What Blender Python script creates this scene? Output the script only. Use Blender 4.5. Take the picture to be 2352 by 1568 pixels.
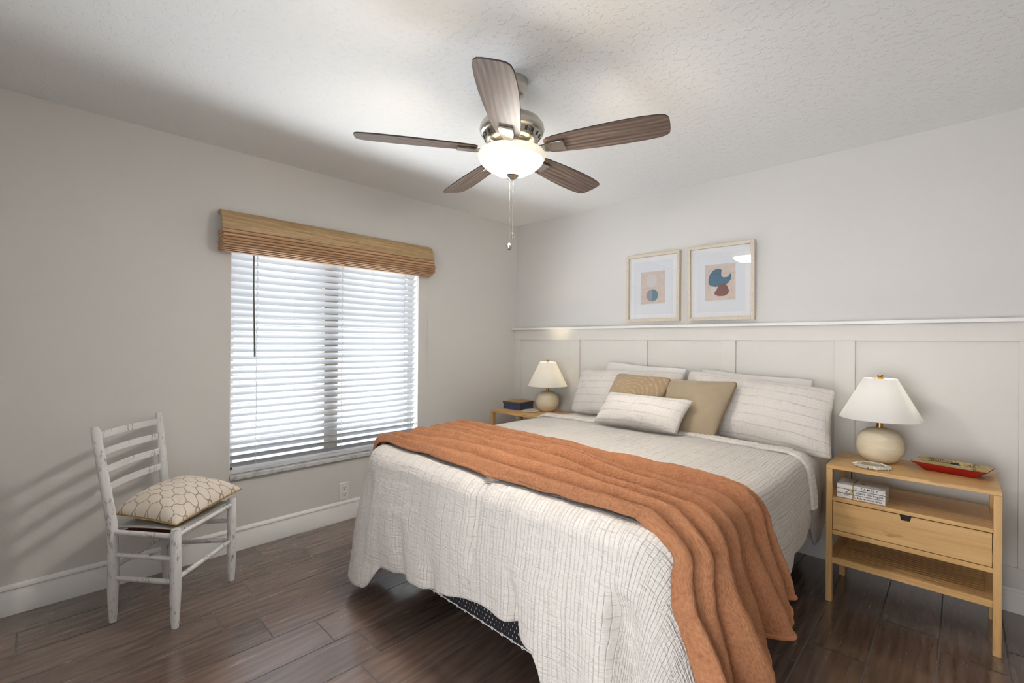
import bpy, bmesh, math, random
from math import sin, cos, pi, radians as R, sqrt, exp
from mathutils import Vector as V, Matrix, noise

for o in list(bpy.data.objects): bpy.data.objects.remove(o)
SC = bpy.context.scene
COL = SC.collection

# ------------------------------------------------------------------ camera
ROOM_W, ROOM_L, H = 3.51, 3.80, 2.44
yaw, pit, rol, F = 2.34298867, 0.00091, 0.0076478, 1056.818
right0 = V((sin(yaw), -cos(yaw), 0)); up0 = V((0, 0, 1)); fwd0 = V((cos(yaw), sin(yaw), 0))
fwd = fwd0*cos(pit) + up0*sin(pit); up1 = up0*cos(pit) - fwd0*sin(pit)
rt = right0*cos(rol) + up1*sin(rol); upv = -right0*sin(rol) + up1*cos(rol)
cam = bpy.data.objects.new('camera', bpy.data.cameras.new('camera')); COL.objects.link(cam)
m = Matrix((rt, upv, -fwd)).transposed().to_4x4(); m.translation = (3.17112, -3.31885, 1.289757)
cam.matrix_world = m
cam.data.sensor_width = 36; cam.data.lens = F/2352*36; cam.data.clip_start = 0.02
SC.camera = cam

# ------------------------------------------------------------------ world, daylight, exposure
SC.view_settings.view_transform = 'Standard'; SC.view_settings.look = 'None'
SC.view_settings.gamma = 1; SC.view_settings.use_curve_mapping = False
SC.view_settings.exposure = 0.47
cy = SC.cycles
cy.use_denoising = True; cy.max_bounces = 8; cy.diffuse_bounces = 5; cy.glossy_bounces = 3
cy.transmission_bounces = 6; cy.transparent_max_bounces = 8
cy.sample_clamp_indirect = 6; cy.caustics_reflective = False; cy.caustics_refractive = False
SKY_UP, SKY_DOWN = 0.55, 1.5
w = bpy.data.worlds.new('daylight'); SC.world = w; w.use_nodes = True
nt = w.node_tree; nt.nodes.clear()
tc = nt.nodes.new('ShaderNodeTexCoord'); sx = nt.nodes.new('ShaderNodeSeparateXYZ')
mr = nt.nodes.new('ShaderNodeMapRange'); mr.inputs[1].default_value = -0.01; mr.inputs[2].default_value = 0.05
mr.inputs[3].default_value = SKY_DOWN; mr.inputs[4].default_value = SKY_UP
bg = nt.nodes.new('ShaderNodeBackground'); bg.inputs[0].default_value = (0.88, 0.95, 1.0, 1)
ow = nt.nodes.new('ShaderNodeOutputWorld')
nt.links.new(tc.outputs['Generated'], sx.inputs[0]); nt.links.new(sx.outputs[2], mr.inputs[0])
nt.links.new(mr.outputs[0], bg.inputs[1]); nt.links.new(bg.outputs[0], ow.inputs[0])

def area(name, loc, direction, sx_, sy_, power, color=(1, 1, 1), portal=False):
    l = bpy.data.lights.new(name, 'AREA'); l.shape = 'RECTANGLE'; l.size = sx_; l.size_y = sy_
    l.energy = power; l.color = color
    if portal: l.cycles.is_portal = True
    o = bpy.data.objects.new(name, l); COL.objects.link(o); o.location = loc
    o.rotation_euler = V(direction).to_track_quat('-Z', 'Y').to_euler()
    return o
def point(name, loc, power, color, size=0.04):
    l = bpy.data.lights.new(name, 'POINT'); l.energy = power; l.color = color; l.shadow_soft_size = size
    o = bpy.data.objects.new(name, l); COL.objects.link(o); o.location = loc
    return o
WY0, WY1, WZ0, WZ1 = -2.513, -1.158, 0.455, 1.93     # window opening
DX0, DX1, DZ1 = 1.85, 3.35, 2.08                       # doorway added behind the camera to let fill light in
area('window_daylight', (-1.2, (WY0+WY1)/2, -0.25), (1, 0, 1.15), 12.0, 1.3, 780, (0.92, 0.97, 1.0))
area('added_rear_fill', ((DX0+DX1)/2, -7.6, 0.9), (0, 1, 0.06), 5.5, 2.8, 285, (0.98, 0.98, 1.0))  # added fill lamp, brightens the room from behind the camera

# ------------------------------------------------------------------ material helpers
def lin(c):
    return tuple(((x/255)/12.92 if x/255 <= .04045 else ((x/255+.055)/1.055)**2.4) for x in c) + (1,)
class NT:
    def __init__(s, name, rough=.6, spec=.5, metal=0, color=(200, 200, 200), sheen=0):
        s.m = bpy.data.materials.new(name); s.m.use_nodes = True; s.t = s.m.node_tree
        s.b = s.t.nodes['Principled BSDF']; s.out = s.t.nodes['Material Output']
        s.b.inputs['Roughness'].default_value = rough; s.b.inputs['Specular IOR Level'].default_value = spec
        s.b.inputs['Metallic'].default_value = metal; s.b.inputs['Base Color'].default_value = lin(color)
        if sheen: s.b.inputs['Sheen Weight'].default_value = sheen
    def n(s, kind, **k):
        nd = s.t.nodes.new('ShaderNode'+kind)
        for a, b in k.items(): setattr(nd, a, b)
        return nd
    def l(s, a, b): s.t.links.new(a, b)
    def coord(s, which='Object', scale=(1, 1, 1), uv=None):
        if uv: c = s.n('UVMap', uv_map=uv).outputs[0]
        else: c = s.n('TexCoord').outputs[which]
        mp = s.n('Mapping'); mp.inputs['Scale'].default_value = scale; s.l(c, mp.inputs[0]); return mp.outputs[0]
    def noise(s, vec, scale=1, detail=4, rough=.55):
        n = s.n('TexNoise'); n.inputs['Scale'].default_value = scale; n.inputs['Detail'].default_value = detail
        n.inputs['Roughness'].default_value = rough; s.l(vec, n.inputs['Vector']); return n.outputs['Fac']
    def ramp(s, fac, stops, interp='LINEAR'):
        r = s.n('ValToRGB'); r.color_ramp.interpolation = interp
        while len(r.color_ramp.elements) < len(stops): r.color_ramp.elements.new(.5)
        for e, (p, c) in zip(r.color_ramp.elements, stops): e.position = p; e.color = lin(c) if len(c) == 3 else c
        s.l(fac, r.inputs[0]); return r.outputs[0]
    def grey(s, fac, a, b, va=0., vb=1.):
        r = s.n('MapRange'); s.l(fac, r.inputs[0])
        for i, x in enumerate((a, b, va, vb)): r.inputs[i+1].default_value = x
        return r.outputs[0]
    def math(s, op, a, b=None):
        n = s.n('Math', operation=op)
        for i, x in enumerate((a, b)):
            if x is None: continue
            if isinstance(x, (int, float)): n.inputs[i].default_value = x
            else: s.l(x, n.inputs[i])
        return n.outputs[0]
    def mix(s, fac, a, b, blend='MIX'):
        n = s.n('Mix', data_type='RGBA', blend_type=blend)
        for i, x in ((0, fac), (6, a), (7, b)):
            if isinstance(x, (int, float)): n.inputs[i].default_value = x
            elif isinstance(x, tuple): n.inputs[i].default_value = lin(x)
            else: s.l(x, n.inputs[i])
        return n.outputs[2]
    def bump(s, h, strength=.3, dist=.01, prev=None):
        b = s.n('Bump'); b.inputs['Strength'].default_value = strength; b.inputs['Distance'].default_value = dist
        s.l(h, b.inputs['Height'])
        if prev is not None: s.l(prev, b.inputs['Normal'])
        return b.outputs[0]
    def color(s, sock): s.l(sock, s.b.inputs['Base Color'])
    def normal(s, sock): s.l(sock, s.b.inputs['Normal'])

def plain(name, c, rough=.5, metal=0, spec=.5): return NT(name, rough, spec, metal, c).m
M = {}
def mk_paint(name, c, rough, bs, scale):
    t = NT(name, rough, .35, 0, c); v = t.coord('Object')
    t.normal(t.bump(t.noise(v, scale, 5), bs, .004)); return t.m
M['wall'] = mk_paint('greige wall paint', (219, 216, 212), .75, .12, 90)
M['wallR'] = mk_paint('pale grey wall paint', (212, 210, 207), .7, .10, 90)
M['panel'] = mk_paint('white panelling paint', (222, 219, 213), .45, .06, 60)
M['trimw'] = mk_paint('white trim paint', (236, 235, 232), .35, .04, 40)
t = NT('knockdown ceiling', .9, .2, 0, (240, 241, 241)); v = t.coord('Object')
n1 = t.noise(v, 34, 5, .6); n2 = t.noise(v, 95, 3)
h = t.grey(n1, .54, .62); h2 = t.math('ADD', h, t.math('MULTIPLY', n2, .25))
t.normal(t.bump(h2, .45, .003)); M['ceil'] = t.m

# floor tile planks : UV 'P' = (across m, along m + random), UV 'T' = (tone, seed)
t = NT('wood look plank tile', .3, .9); t.b.inputs['Coat Weight'].default_value = .7; t.b.inputs['Coat Roughness'].default_value = .15; t.b.inputs['Coat IOR'].default_value = 1.6; v = t.coord(uv='P', scale=(1, 1, 1))
mp = t.coord(uv='P', scale=(26, 2.2, 1)); g1 = t.noise(mp, 1.6, 8, .68)
mp2 = t.coord(uv='P', scale=(7, .9, 1)); wv = t.n('TexWave', wave_type='RINGS', rings_direction='Z')
wv.inputs['Scale'].default_value = 1.1; wv.inputs['Distortion'].default_value = 9; wv.inputs['Detail'].default_value = 4
wv.inputs['Detail Scale'].default_value = 1.4; t.l(mp2, wv.inputs['Vector'])
mp3 = t.coord(uv='P', scale=(160, 9, 1)); g3 = t.noise(mp3, 1, 4, .6)
mixv = t.math('ADD', t.math('MULTIPLY', g1, .68), t.math('ADD', t.math('MULTIPLY', wv.outputs['Fac'], .14), t.math('MULTIPLY', g3, .20)))
base = t.ramp(mixv, [(.25, (84, 66, 56)), (.45, (108, 88, 77)), (.6, (122, 102, 90)), (.8, (142, 122, 110))])
tone = t.n('SeparateXYZ'); t.l(t.coord(uv='T'), tone.inputs[0])
tc_ = t.n('CombineColor'); 
for i in range(3): t.l(t.grey(tone.outputs[0], 0, 1, .78, 1.12), tc_.inputs[i])
t.color(t.mix(1.0, base, tc_.outputs[0], 'MULTIPLY'))
t.normal(t.bump(mixv, .18, .003)); t.l(t.grey(g1, .3, .7, .17, .29), t.b.inputs['Roughness']); M['floor'] = t.m
M['grout'] = plain('grey grout', (112, 104, 98), .85)

def mk_bamboo(name, axis, cols):
    t = NT(name, .38, .4); sc = [55, 55, 55]; sc[axis] = 2.2
    v = t.coord('Object', tuple(sc)); f = t.noise(v, 1, 5, .6)
    sc2 = [90, 90, 90]; sc2[axis] = 16; kn = t.noise(t.coord('Object', tuple(sc2)), .35, 2)
    c = t.ramp(f, [(.25, cols[0]), (.5, cols[1]), (.75, cols[2])])
    c = t.mix(t.grey(kn, .68, .74, 0, .5), c, (150, 98, 52)); t.color(c); t.normal(t.bump(f, .08, .002)); return t.m
BC = [(192, 146, 88), (214, 172, 112), (226, 188, 130)]
for i, a in enumerate('xyz'): M['bam'+a] = mk_bamboo('bamboo grain '+a, i, BC)
def mk_white_worn():
    t = NT('worn white chalk paint', .6, .3); v = t.coord('Object', (95, 95, 24)); f = t.noise(v, 1, 7, .68)
    v2 = t.coord('Object', (14, 14, 5)); f2 = t.noise(v2, 1, 3)
    s = t.math('ADD', t.math('MULTIPLY', f, .7), t.math('MULTIPLY', f2, .5))
    t.color(t.ramp(s, [(.0, (226, 224, 222)), (.655, (224, 222, 220)), (.72, (178, 174, 172)), (.775, (92, 82, 76)), (1, (70, 58, 50))]))
    t.normal(t.bump(s, .25, .004)); return t.m
M['chair'] = mk_white_worn()
t = NT('brushed nickel', .3, .5, 1, (190, 186, 178)); v = t.coord('Object', (8, 8, 260)); t.l(t.grey(t.noise(v, 1, 3), .3, .7, .2, .38), t.b.inputs['Roughness']); M['nickel'] = t.m
M['darkgap'] = plain('dark gap', (28, 26, 24), .6)
M['brass'] = plain('aged brass', (176, 136, 70), .3, 1)
M['chain'] = plain('chain metal', (205, 203, 198), .25, 1)
t = NT('weathered grey oak blade', .5, .35); v = t.coord(uv='U', scale=(3.2, 60, 1)); f = t.noise(v, 1, 7, .65)
v2 = t.coord(uv='U', scale=(5, 18, 1)); wv = t.n('TexWave', wave_type='BANDS', bands_direction='Y'); wv.inputs['Scale'].default_value = .8
wv.inputs['Distortion'].default_value = 3; wv.inputs['Detail'].default_value = 4; t.l(v2, wv.inputs['Vector'])
s = t.math('ADD', t.math('MULTIPLY', f, .75), t.math('MULTIPLY', wv.outputs['Fac'], .16))
t.color(t.ramp(s, [(.28, (78, 62, 54)), (.46, (108, 92, 82)), (.58, (132, 116, 106)), (.75, (170, 156, 148))])); t.normal(t.bump(s, .15, .002)); M['blade'] = t.m
M['bladeedge'] = plain('dark blade edge', (42, 34, 30), .5)
# frosted, lit bowl
def mk_lit(name, c, strength, c2=(1, .9, .68, 1), up=False):
    t = NT(name, .45, .4, 0, c); t.b.inputs['Emission Color'].default_value = c2; t.b.inputs['Emission Strength'].default_value = strength; return t
t = mk_lit('frosted lit glass bowl', (240, 226, 190), 1.0, (1, .95, .87, 1))
v = t.n('TexCoord').outputs['Object']; s_ = t.n('SeparateXYZ'); t.l(v, s_.inputs[0])
t.l(t.grey(s_.outputs[2], -.068, -.012, 140.0, .38), t.b.inputs['Emission Strength']); M['bowl'] = t.m
M['bowlin'] = plain('frosted glass inner face', (240, 232, 214), .5)
def mk_shade(name, e):
    t = NT(name, .8, .2, 0, (242, 242, 243)); v = t.coord('Object', (1, 1, 1)); 
    tr = t.n('BsdfTranslucent'); tr.inputs[0].default_value = lin((244, 242, 236)); mx = t.n('MixShader'); mx.inputs[0].default_value = .5
    t.l(t.b.outputs[0], mx.inputs[1]); t.l(tr.outputs[0], mx.inputs[2]); t.l(mx.outputs[0], t.out.inputs[0])
    t.normal(t.bump(t.noise(t.coord('Object', (400, 400, 400)), 1, 2), .1, .001)); return t.m
M['shade'] = mk_shade('white linen lampshade', 0)
t = NT('cream ceramic limewash', .7, .3); f = t.noise(t.coord('Object', (10, 10, 38)), 1, 6, .6)
t.color(t.ramp(f, [(.3, (218, 202, 168)), (.5, (226, 213, 184)), (.7, (234, 225, 202))])); t.normal(t.bump(f, .25, .004)); M['ceramic'] = t.m
# woven shade
t = NT('woven reed shade', .42, .5); f = t.noise(t.coord('Object', (150, 4, 150)), 1, 4, .6); f2 = t.noise(t.coord('Object', (70, 22, 70)), 1, 3)
c = t.ramp(f, [(.3, (150, 120, 84)), (.5, (182, 152, 110)), (.7, (206, 178, 136))]); c = t.mix(t.grey(f2, .66, .72, 0, .75), c, (112, 78, 46))
t.color(c); t.normal(t.bump(f, .4, .003)); M['reed'] = t.m
t = NT('woven reed fold', .6, .3); f = t.noise(t.coord('Object', (150, 4, 150)), 1, 4, .6)
t.color(t.ramp(f, [(.3, (158, 118, 84)), (.5, (186, 148, 112)), (.7, (206, 172, 138))])); t.normal(t.bump(f, .4, .003)); M['reedfold'] = t.m
M['slat'] = NT('white blind slat', .42, .4, 0, (206, 208, 212)).m
M['vinyl'] = plain('white vinyl', (232, 232, 230), .4)
M['alum'] = plain('window frame aluminium', (236, 234, 230), .45); M['stile'] = plain('beige window stile', (176, 166, 152), .5)
M['cordw'] = plain('white cord', (228, 228, 224), .7)
M['wand'] = plain('grey wand', (92, 90, 86), .35)
t = NT('grey veined marble', .25, .5); f = t.noise(t.coord('Object', (9, 9, 9)), 1, 8, .7); t.color(t.ramp(f, [(.35, (150, 148, 146)), (.47, (206, 205, 203)), (.7, (226, 225, 223))])); M['marble'] = t.m
def mk_glass(name, tint=.97):
    t = NT(name); tr = t.n('BsdfTransparent'); tr.inputs[0].default_value = (tint, tint, tint, 1)
    gl = t.n('BsdfGlossy'); gl.inputs['Roughness'].default_value = .01; lw = t.n('LayerWeight'); lw.inputs[0].default_value = .5
    fr = t.math('ADD', t.math('MULTIPLY', t.math('POWER', lw.outputs['Facing'], 5), .75), .045)
    mx = t.n('MixShader'); t.l(fr, mx.inputs[0]); t.l(tr.outputs[0], mx.inputs[1]); t.l(gl.outputs[0], mx.inputs[2]); t.l(mx.outputs[0], t.out.inputs[0]); return t.m
M['glass'] = mk_glass('clear glass')
# seersucker quilt; UV 'U': u across stripes (m), v along stripes (m)
def mk_quilt(name, base, dark, amt=1.0, line=.062, lw_=.06, bs_=.8):
    t = NT(name, .85, .2, 0, base, .15); uv = t.n('UVMap', uv_map='U').outputs[0]; s_ = t.n('SeparateXYZ'); t.l(uv, s_.inputs[0])
    def co(sc): 
        mp = t.n('Mapping'); mp.inputs['Scale'].default_value = sc; t.l(uv, mp.inputs[0]); return mp.outputs[0]
    warp = t.math('MULTIPLY', t.math('SUBTRACT', t.noise(co((9, 9, 1)), 1, 2), .5), .018)
    u = t.math('ADD', s_.outputs[0], warp)
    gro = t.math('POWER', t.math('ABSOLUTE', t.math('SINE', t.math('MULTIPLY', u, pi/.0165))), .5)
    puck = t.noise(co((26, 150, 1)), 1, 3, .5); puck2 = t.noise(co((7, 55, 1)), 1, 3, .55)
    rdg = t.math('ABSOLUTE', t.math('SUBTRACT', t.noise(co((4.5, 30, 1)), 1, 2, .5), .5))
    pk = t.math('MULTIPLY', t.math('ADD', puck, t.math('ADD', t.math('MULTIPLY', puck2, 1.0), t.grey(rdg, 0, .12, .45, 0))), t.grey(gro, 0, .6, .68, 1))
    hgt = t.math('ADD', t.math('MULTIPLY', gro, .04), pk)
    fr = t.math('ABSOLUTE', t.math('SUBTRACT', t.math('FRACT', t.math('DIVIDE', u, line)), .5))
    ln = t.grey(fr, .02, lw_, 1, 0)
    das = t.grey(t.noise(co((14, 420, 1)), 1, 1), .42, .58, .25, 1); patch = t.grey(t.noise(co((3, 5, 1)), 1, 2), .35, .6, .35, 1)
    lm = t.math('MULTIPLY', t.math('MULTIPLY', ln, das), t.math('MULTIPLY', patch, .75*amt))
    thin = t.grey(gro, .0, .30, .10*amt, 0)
    pucker_shade = t.math('MULTIPLY', t.grey(puck, .30, .36, .55, 0), t.grey(t.noise(co((3, 4, 1)), 1, 2), .4, .6, .1, 1))  # shade of the puckers, painted into the cloth colour as dark flecks
    c = t.mix(thin, base, dark); c = t.mix(lm, c, dark); c = t.mix(pucker_shade, c, dark); t.color(c)
    t.normal(t.bump(hgt, bs_, .007)); return t.m
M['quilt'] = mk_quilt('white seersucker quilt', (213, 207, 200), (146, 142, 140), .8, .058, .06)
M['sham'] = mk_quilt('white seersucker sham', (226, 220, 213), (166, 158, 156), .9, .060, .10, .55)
def mk_cloth(name, c, c2, rough=.85, sheen=.1, sc=600, bs=.15):
    t = NT(name, rough, .2, 0, c, sheen); f = t.noise(t.coord('Object', (sc, sc, sc)), 1, 2); t.color(t.mix(f, c, c2)); 
    w_ = t.noise(t.coord('Object', (9, 9, 9)), 1, 4); t.normal(t.bump(w_, .12, .02, t.bump(f, bs, .002))); return t.m
M['sheet'] = mk_cloth('smooth pale sheet', (224, 219, 213), (214, 209, 203))
M['whitepil'] = mk_cloth('white cotton pillowcase', (234, 232, 228), (226, 224, 220))
M['tan'] = mk_cloth('tan velvet cushion', (168, 152, 128), (156, 140, 116), .8, .25)
M['tanpipe'] = mk_cloth('dark tan piping', (134, 108, 72), (118, 94, 62))
t = NT('tan embroidered cushion', .8, .2, 0, (174, 148, 110), .25); uv = t.coord(uv='U'); 
wv = t.n('TexWave', wave_type='RINGS', rings_direction='Z'); wv.inputs['Scale'].default_value = 11; wv.inputs['Distortion'].default_value = 2.5; wv.inputs['Detail'].default_value = 2
wv.inputs['Detail Scale'].default_value = 6; t.l(uv, wv.inputs[0]); f = t.noise(t.coord(uv='U', scale=(30, 30, 1)), 1, 4)
t.color(t.mix(t.math('MULTIPLY', t.grey(wv.outputs['Fac'], .72, .9), t.grey(f, .4, .6, .1, .6)), (160, 138, 108), (190, 174, 148))); t.normal(t.bump(f, .1, .003)); M['tanemb'] = t.m
# plush throw
t = NT('terracotta plush throw', .95, .1, 0, (206, 134, 88), .2); t.b.inputs['Sheen Roughness'].default_value = .5; t.b.inputs['Sheen Tint'].default_value = lin((240, 190, 150))
f = t.noise(t.coord(uv='U', scale=(230, 90, 1)), 1, 4, .6); f2 = t.noise(t.coord(uv='U', scale=(30, 18, 1)), 1, 4)
t.color(t.ramp(t.math('ADD', t.math('MULTIPLY', f, .7), t.math('MULTIPLY', f2, .3)), [(.3, (142, 94, 66)), (.5, (170, 117, 84)), (.75, (190, 140, 106))]))
t.normal(t.bump(f, .85, .008, t.bump(f2, .25, .012))); M['throw'] = t.m
# lattice chair cushion, UV -1..1 rotated lattice
t = NT('cream lattice cushion', .85, .2, 0, (226, 214, 200), .1); s_ = t.n('SeparateXYZ'); t.l(t.n('UVMap', uv_map='U').outputs[0], s_.inputs[0])
def latt(sa):
    a = t.math('ADD', t.math('MULTIPLY', s_.outputs[0], 14.0), t.math('MULTIPLY', s_.outputs[1], sa*14.0))
    b = t.math('SUBTRACT', t.math('MULTIPLY', s_.outputs[0], 14.0), t.math('MULTIPLY', s_.outputs[1], sa*14.0))
    a2 = t.math('ADD', a, t.math('MULTIPLY', t.math('SINE', t.math('MULTIPLY', b, pi*2)), .10))
    d = t.math('ABSOLUTE', t.math('SUBTRACT', t.math('FRACT', a2), .5)); return t.grey(d, .016, .05, 1, 0)
lm = t.math('MAXIMUM', latt(1), latt(-1)); f = t.noise(t.coord(uv='U', scale=(7, 7, 1)), 1, 3)
t.color(t.mix(lm, (228, 216, 202), t.mix(t.grey(f, .45, .55), (150, 138, 124), (168, 150, 118)))); t.normal(t.bump(lm, .3, .002, t.bump(f, .15, .02))); M['lattice'] = t.m
M['creamcloth'] = mk_cloth('cream cushion back', (216, 204, 190), (206, 194, 180)); M['gold'] = mk_cloth('ochre piping', (186, 146, 76), (160, 122, 60))
# box spring fabric: dark with white dots
t = NT('dark dotted ticking', .8, .2); v = t.coord('Object', (1, 1, 1)); s_ = t.n('SeparateXYZ'); t.l(v, s_.inputs[0])
def cell(sock, p): return t.math('ABSOLUTE', t.math('SUBTRACT', t.math('FRACT', t.math('DIVIDE', sock, p)), .5))
xx = t.math('ADD', s_.outputs[0], s_.outputs[1]); row = t.math('FRACT', t.math('DIVIDE', s_.outputs[2], .036))
xo = t.math('ADD', xx, t.math('MULTIPLY', t.math('GREATER_THAN', row, .5), .010))
d = t.math('MULTIPLY', t.math('LESS_THAN', cell(xo, .020), .07), t.math('LESS_THAN', cell(s_.outputs[2], .018), .20))
t.color(t.mix(d, (40, 38, 42), (196, 192, 190))); M['ticking'] = t.m
M['blackmetal'] = plain('black steel', (22, 21, 21), .5, 0)
M['mattress'] = mk_cloth('mattress ticking', (220, 216, 210), (208, 204, 198))
t = NT('pale ash frame', .45, .4); f = t.noise(t.coord('Object', (60, 60, 60)), 1, 4); t.color(t.ramp(f, [(.3, (200, 188, 168)), (.7, (214, 204, 186))])); M['ash'] = t.m
M['mat'] = plain('white mat board', (246, 247, 249), .8)
M['mat2'] = plain('inner mat board', (236, 240, 246), .8)
t = NT('blush print paper', .85, .2); f = t.noise(t.coord('Object', (40, 40, 40)), 1, 5); t.color(t.ramp(f, [(.3, (216, 200, 190)), (.7, (228, 214, 206))])); M['blush'] = t.m
M['inkblue'] = plain('blue ink', (84, 122, 146), .8); M['inkteal'] = plain('grey teal ink', (110, 144, 160), .8); M['inkgrey'] = plain('lilac grey ink', (160, 164, 178), .8)
M['inkrust'] = plain('brown ink', (140, 94, 88), .8); M['inkpale'] = plain('pale ink', (222, 218, 220), .8); M['inkline'] = plain('dark ink line', (56, 66, 84), .8); M['inkmix'] = plain('mauve overlap ink', (112, 96, 110), .8)
t = NT('blue box board', .6, .3, 0, (58, 70, 104)); M['boxblue'] = t.m
t = NT('tan box lid', .6, .3); f = t.noise(t.coord('Object', (70, 8, 70)), 1, 4); t.color(t.ramp(f, [(.3, (150, 122, 86)), (.7, (176, 148, 108))])); M['boxlid'] = t.m; M['boxrim'] = plain('dark lid rim', (84, 70, 58), .6)
M['red'] = plain('red lacquer', (176, 16, 22), .25)
t = NT('painted tray scene', .3, .5); f = t.noise(t.coord('Object', (22, 14, 22)), 1, 6, .65)
t.color(t.ramp(f, [(.36, (96, 84, 58)), (.46, (176, 152, 104)), (.6, (206, 184, 134)), (.75, (190, 160, 108))])); M['traytop'] = t.m
M['trayink'] = plain('dark painted palm', (52, 50, 42), .4); M['trayhut'] = plain('dark teal painted hut', (40, 58, 60), .4); M['traysand'] = plain('painted grass brown', (120, 96, 58), .4)
M['bookw'] = plain('white book cover', (226, 224, 220), .6); M['pages'] = plain('page edges', (214, 211, 205), .8); M['ink'] = plain('black letter ink', (26, 24, 24), .6)
t = NT('twine', .9, .1); f = t.noise(t.coord('Object', (400, 400, 400)), 1, 2); t.color(t.ramp(f, [(.3, (138, 108, 68)), (.7, (176, 146, 100))])); M['twine'] = t.m
M['bead'] = plain('pale wooden bead', (226, 208, 180), .6)
M['shell'] = mk_cloth('cream fringe', (228, 220, 204), (204, 194, 176), .9, 0, 140, .5)
t = NT('grey agate centre', .35, .5); f = t.noise(t.coord('Object', (40, 40, 40)), 1, 5); t.color(t.ramp(f, [(.3, (150, 140, 122)), (.7, (186, 176, 156))])); M['agate'] = t.m
M['plate'] = plain('white outlet plastic', (236, 234, 230), .35)
M['cordbrown'] = plain('brown cord', (70, 50, 36), .6)
M['splint'] = mk_cloth('whitewashed splint', (224, 220, 214), (196, 190, 184), .7, 0, 60, .2)
M['redwood'] = plain('red brown underseat wood', (110, 46, 36), .7)

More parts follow.
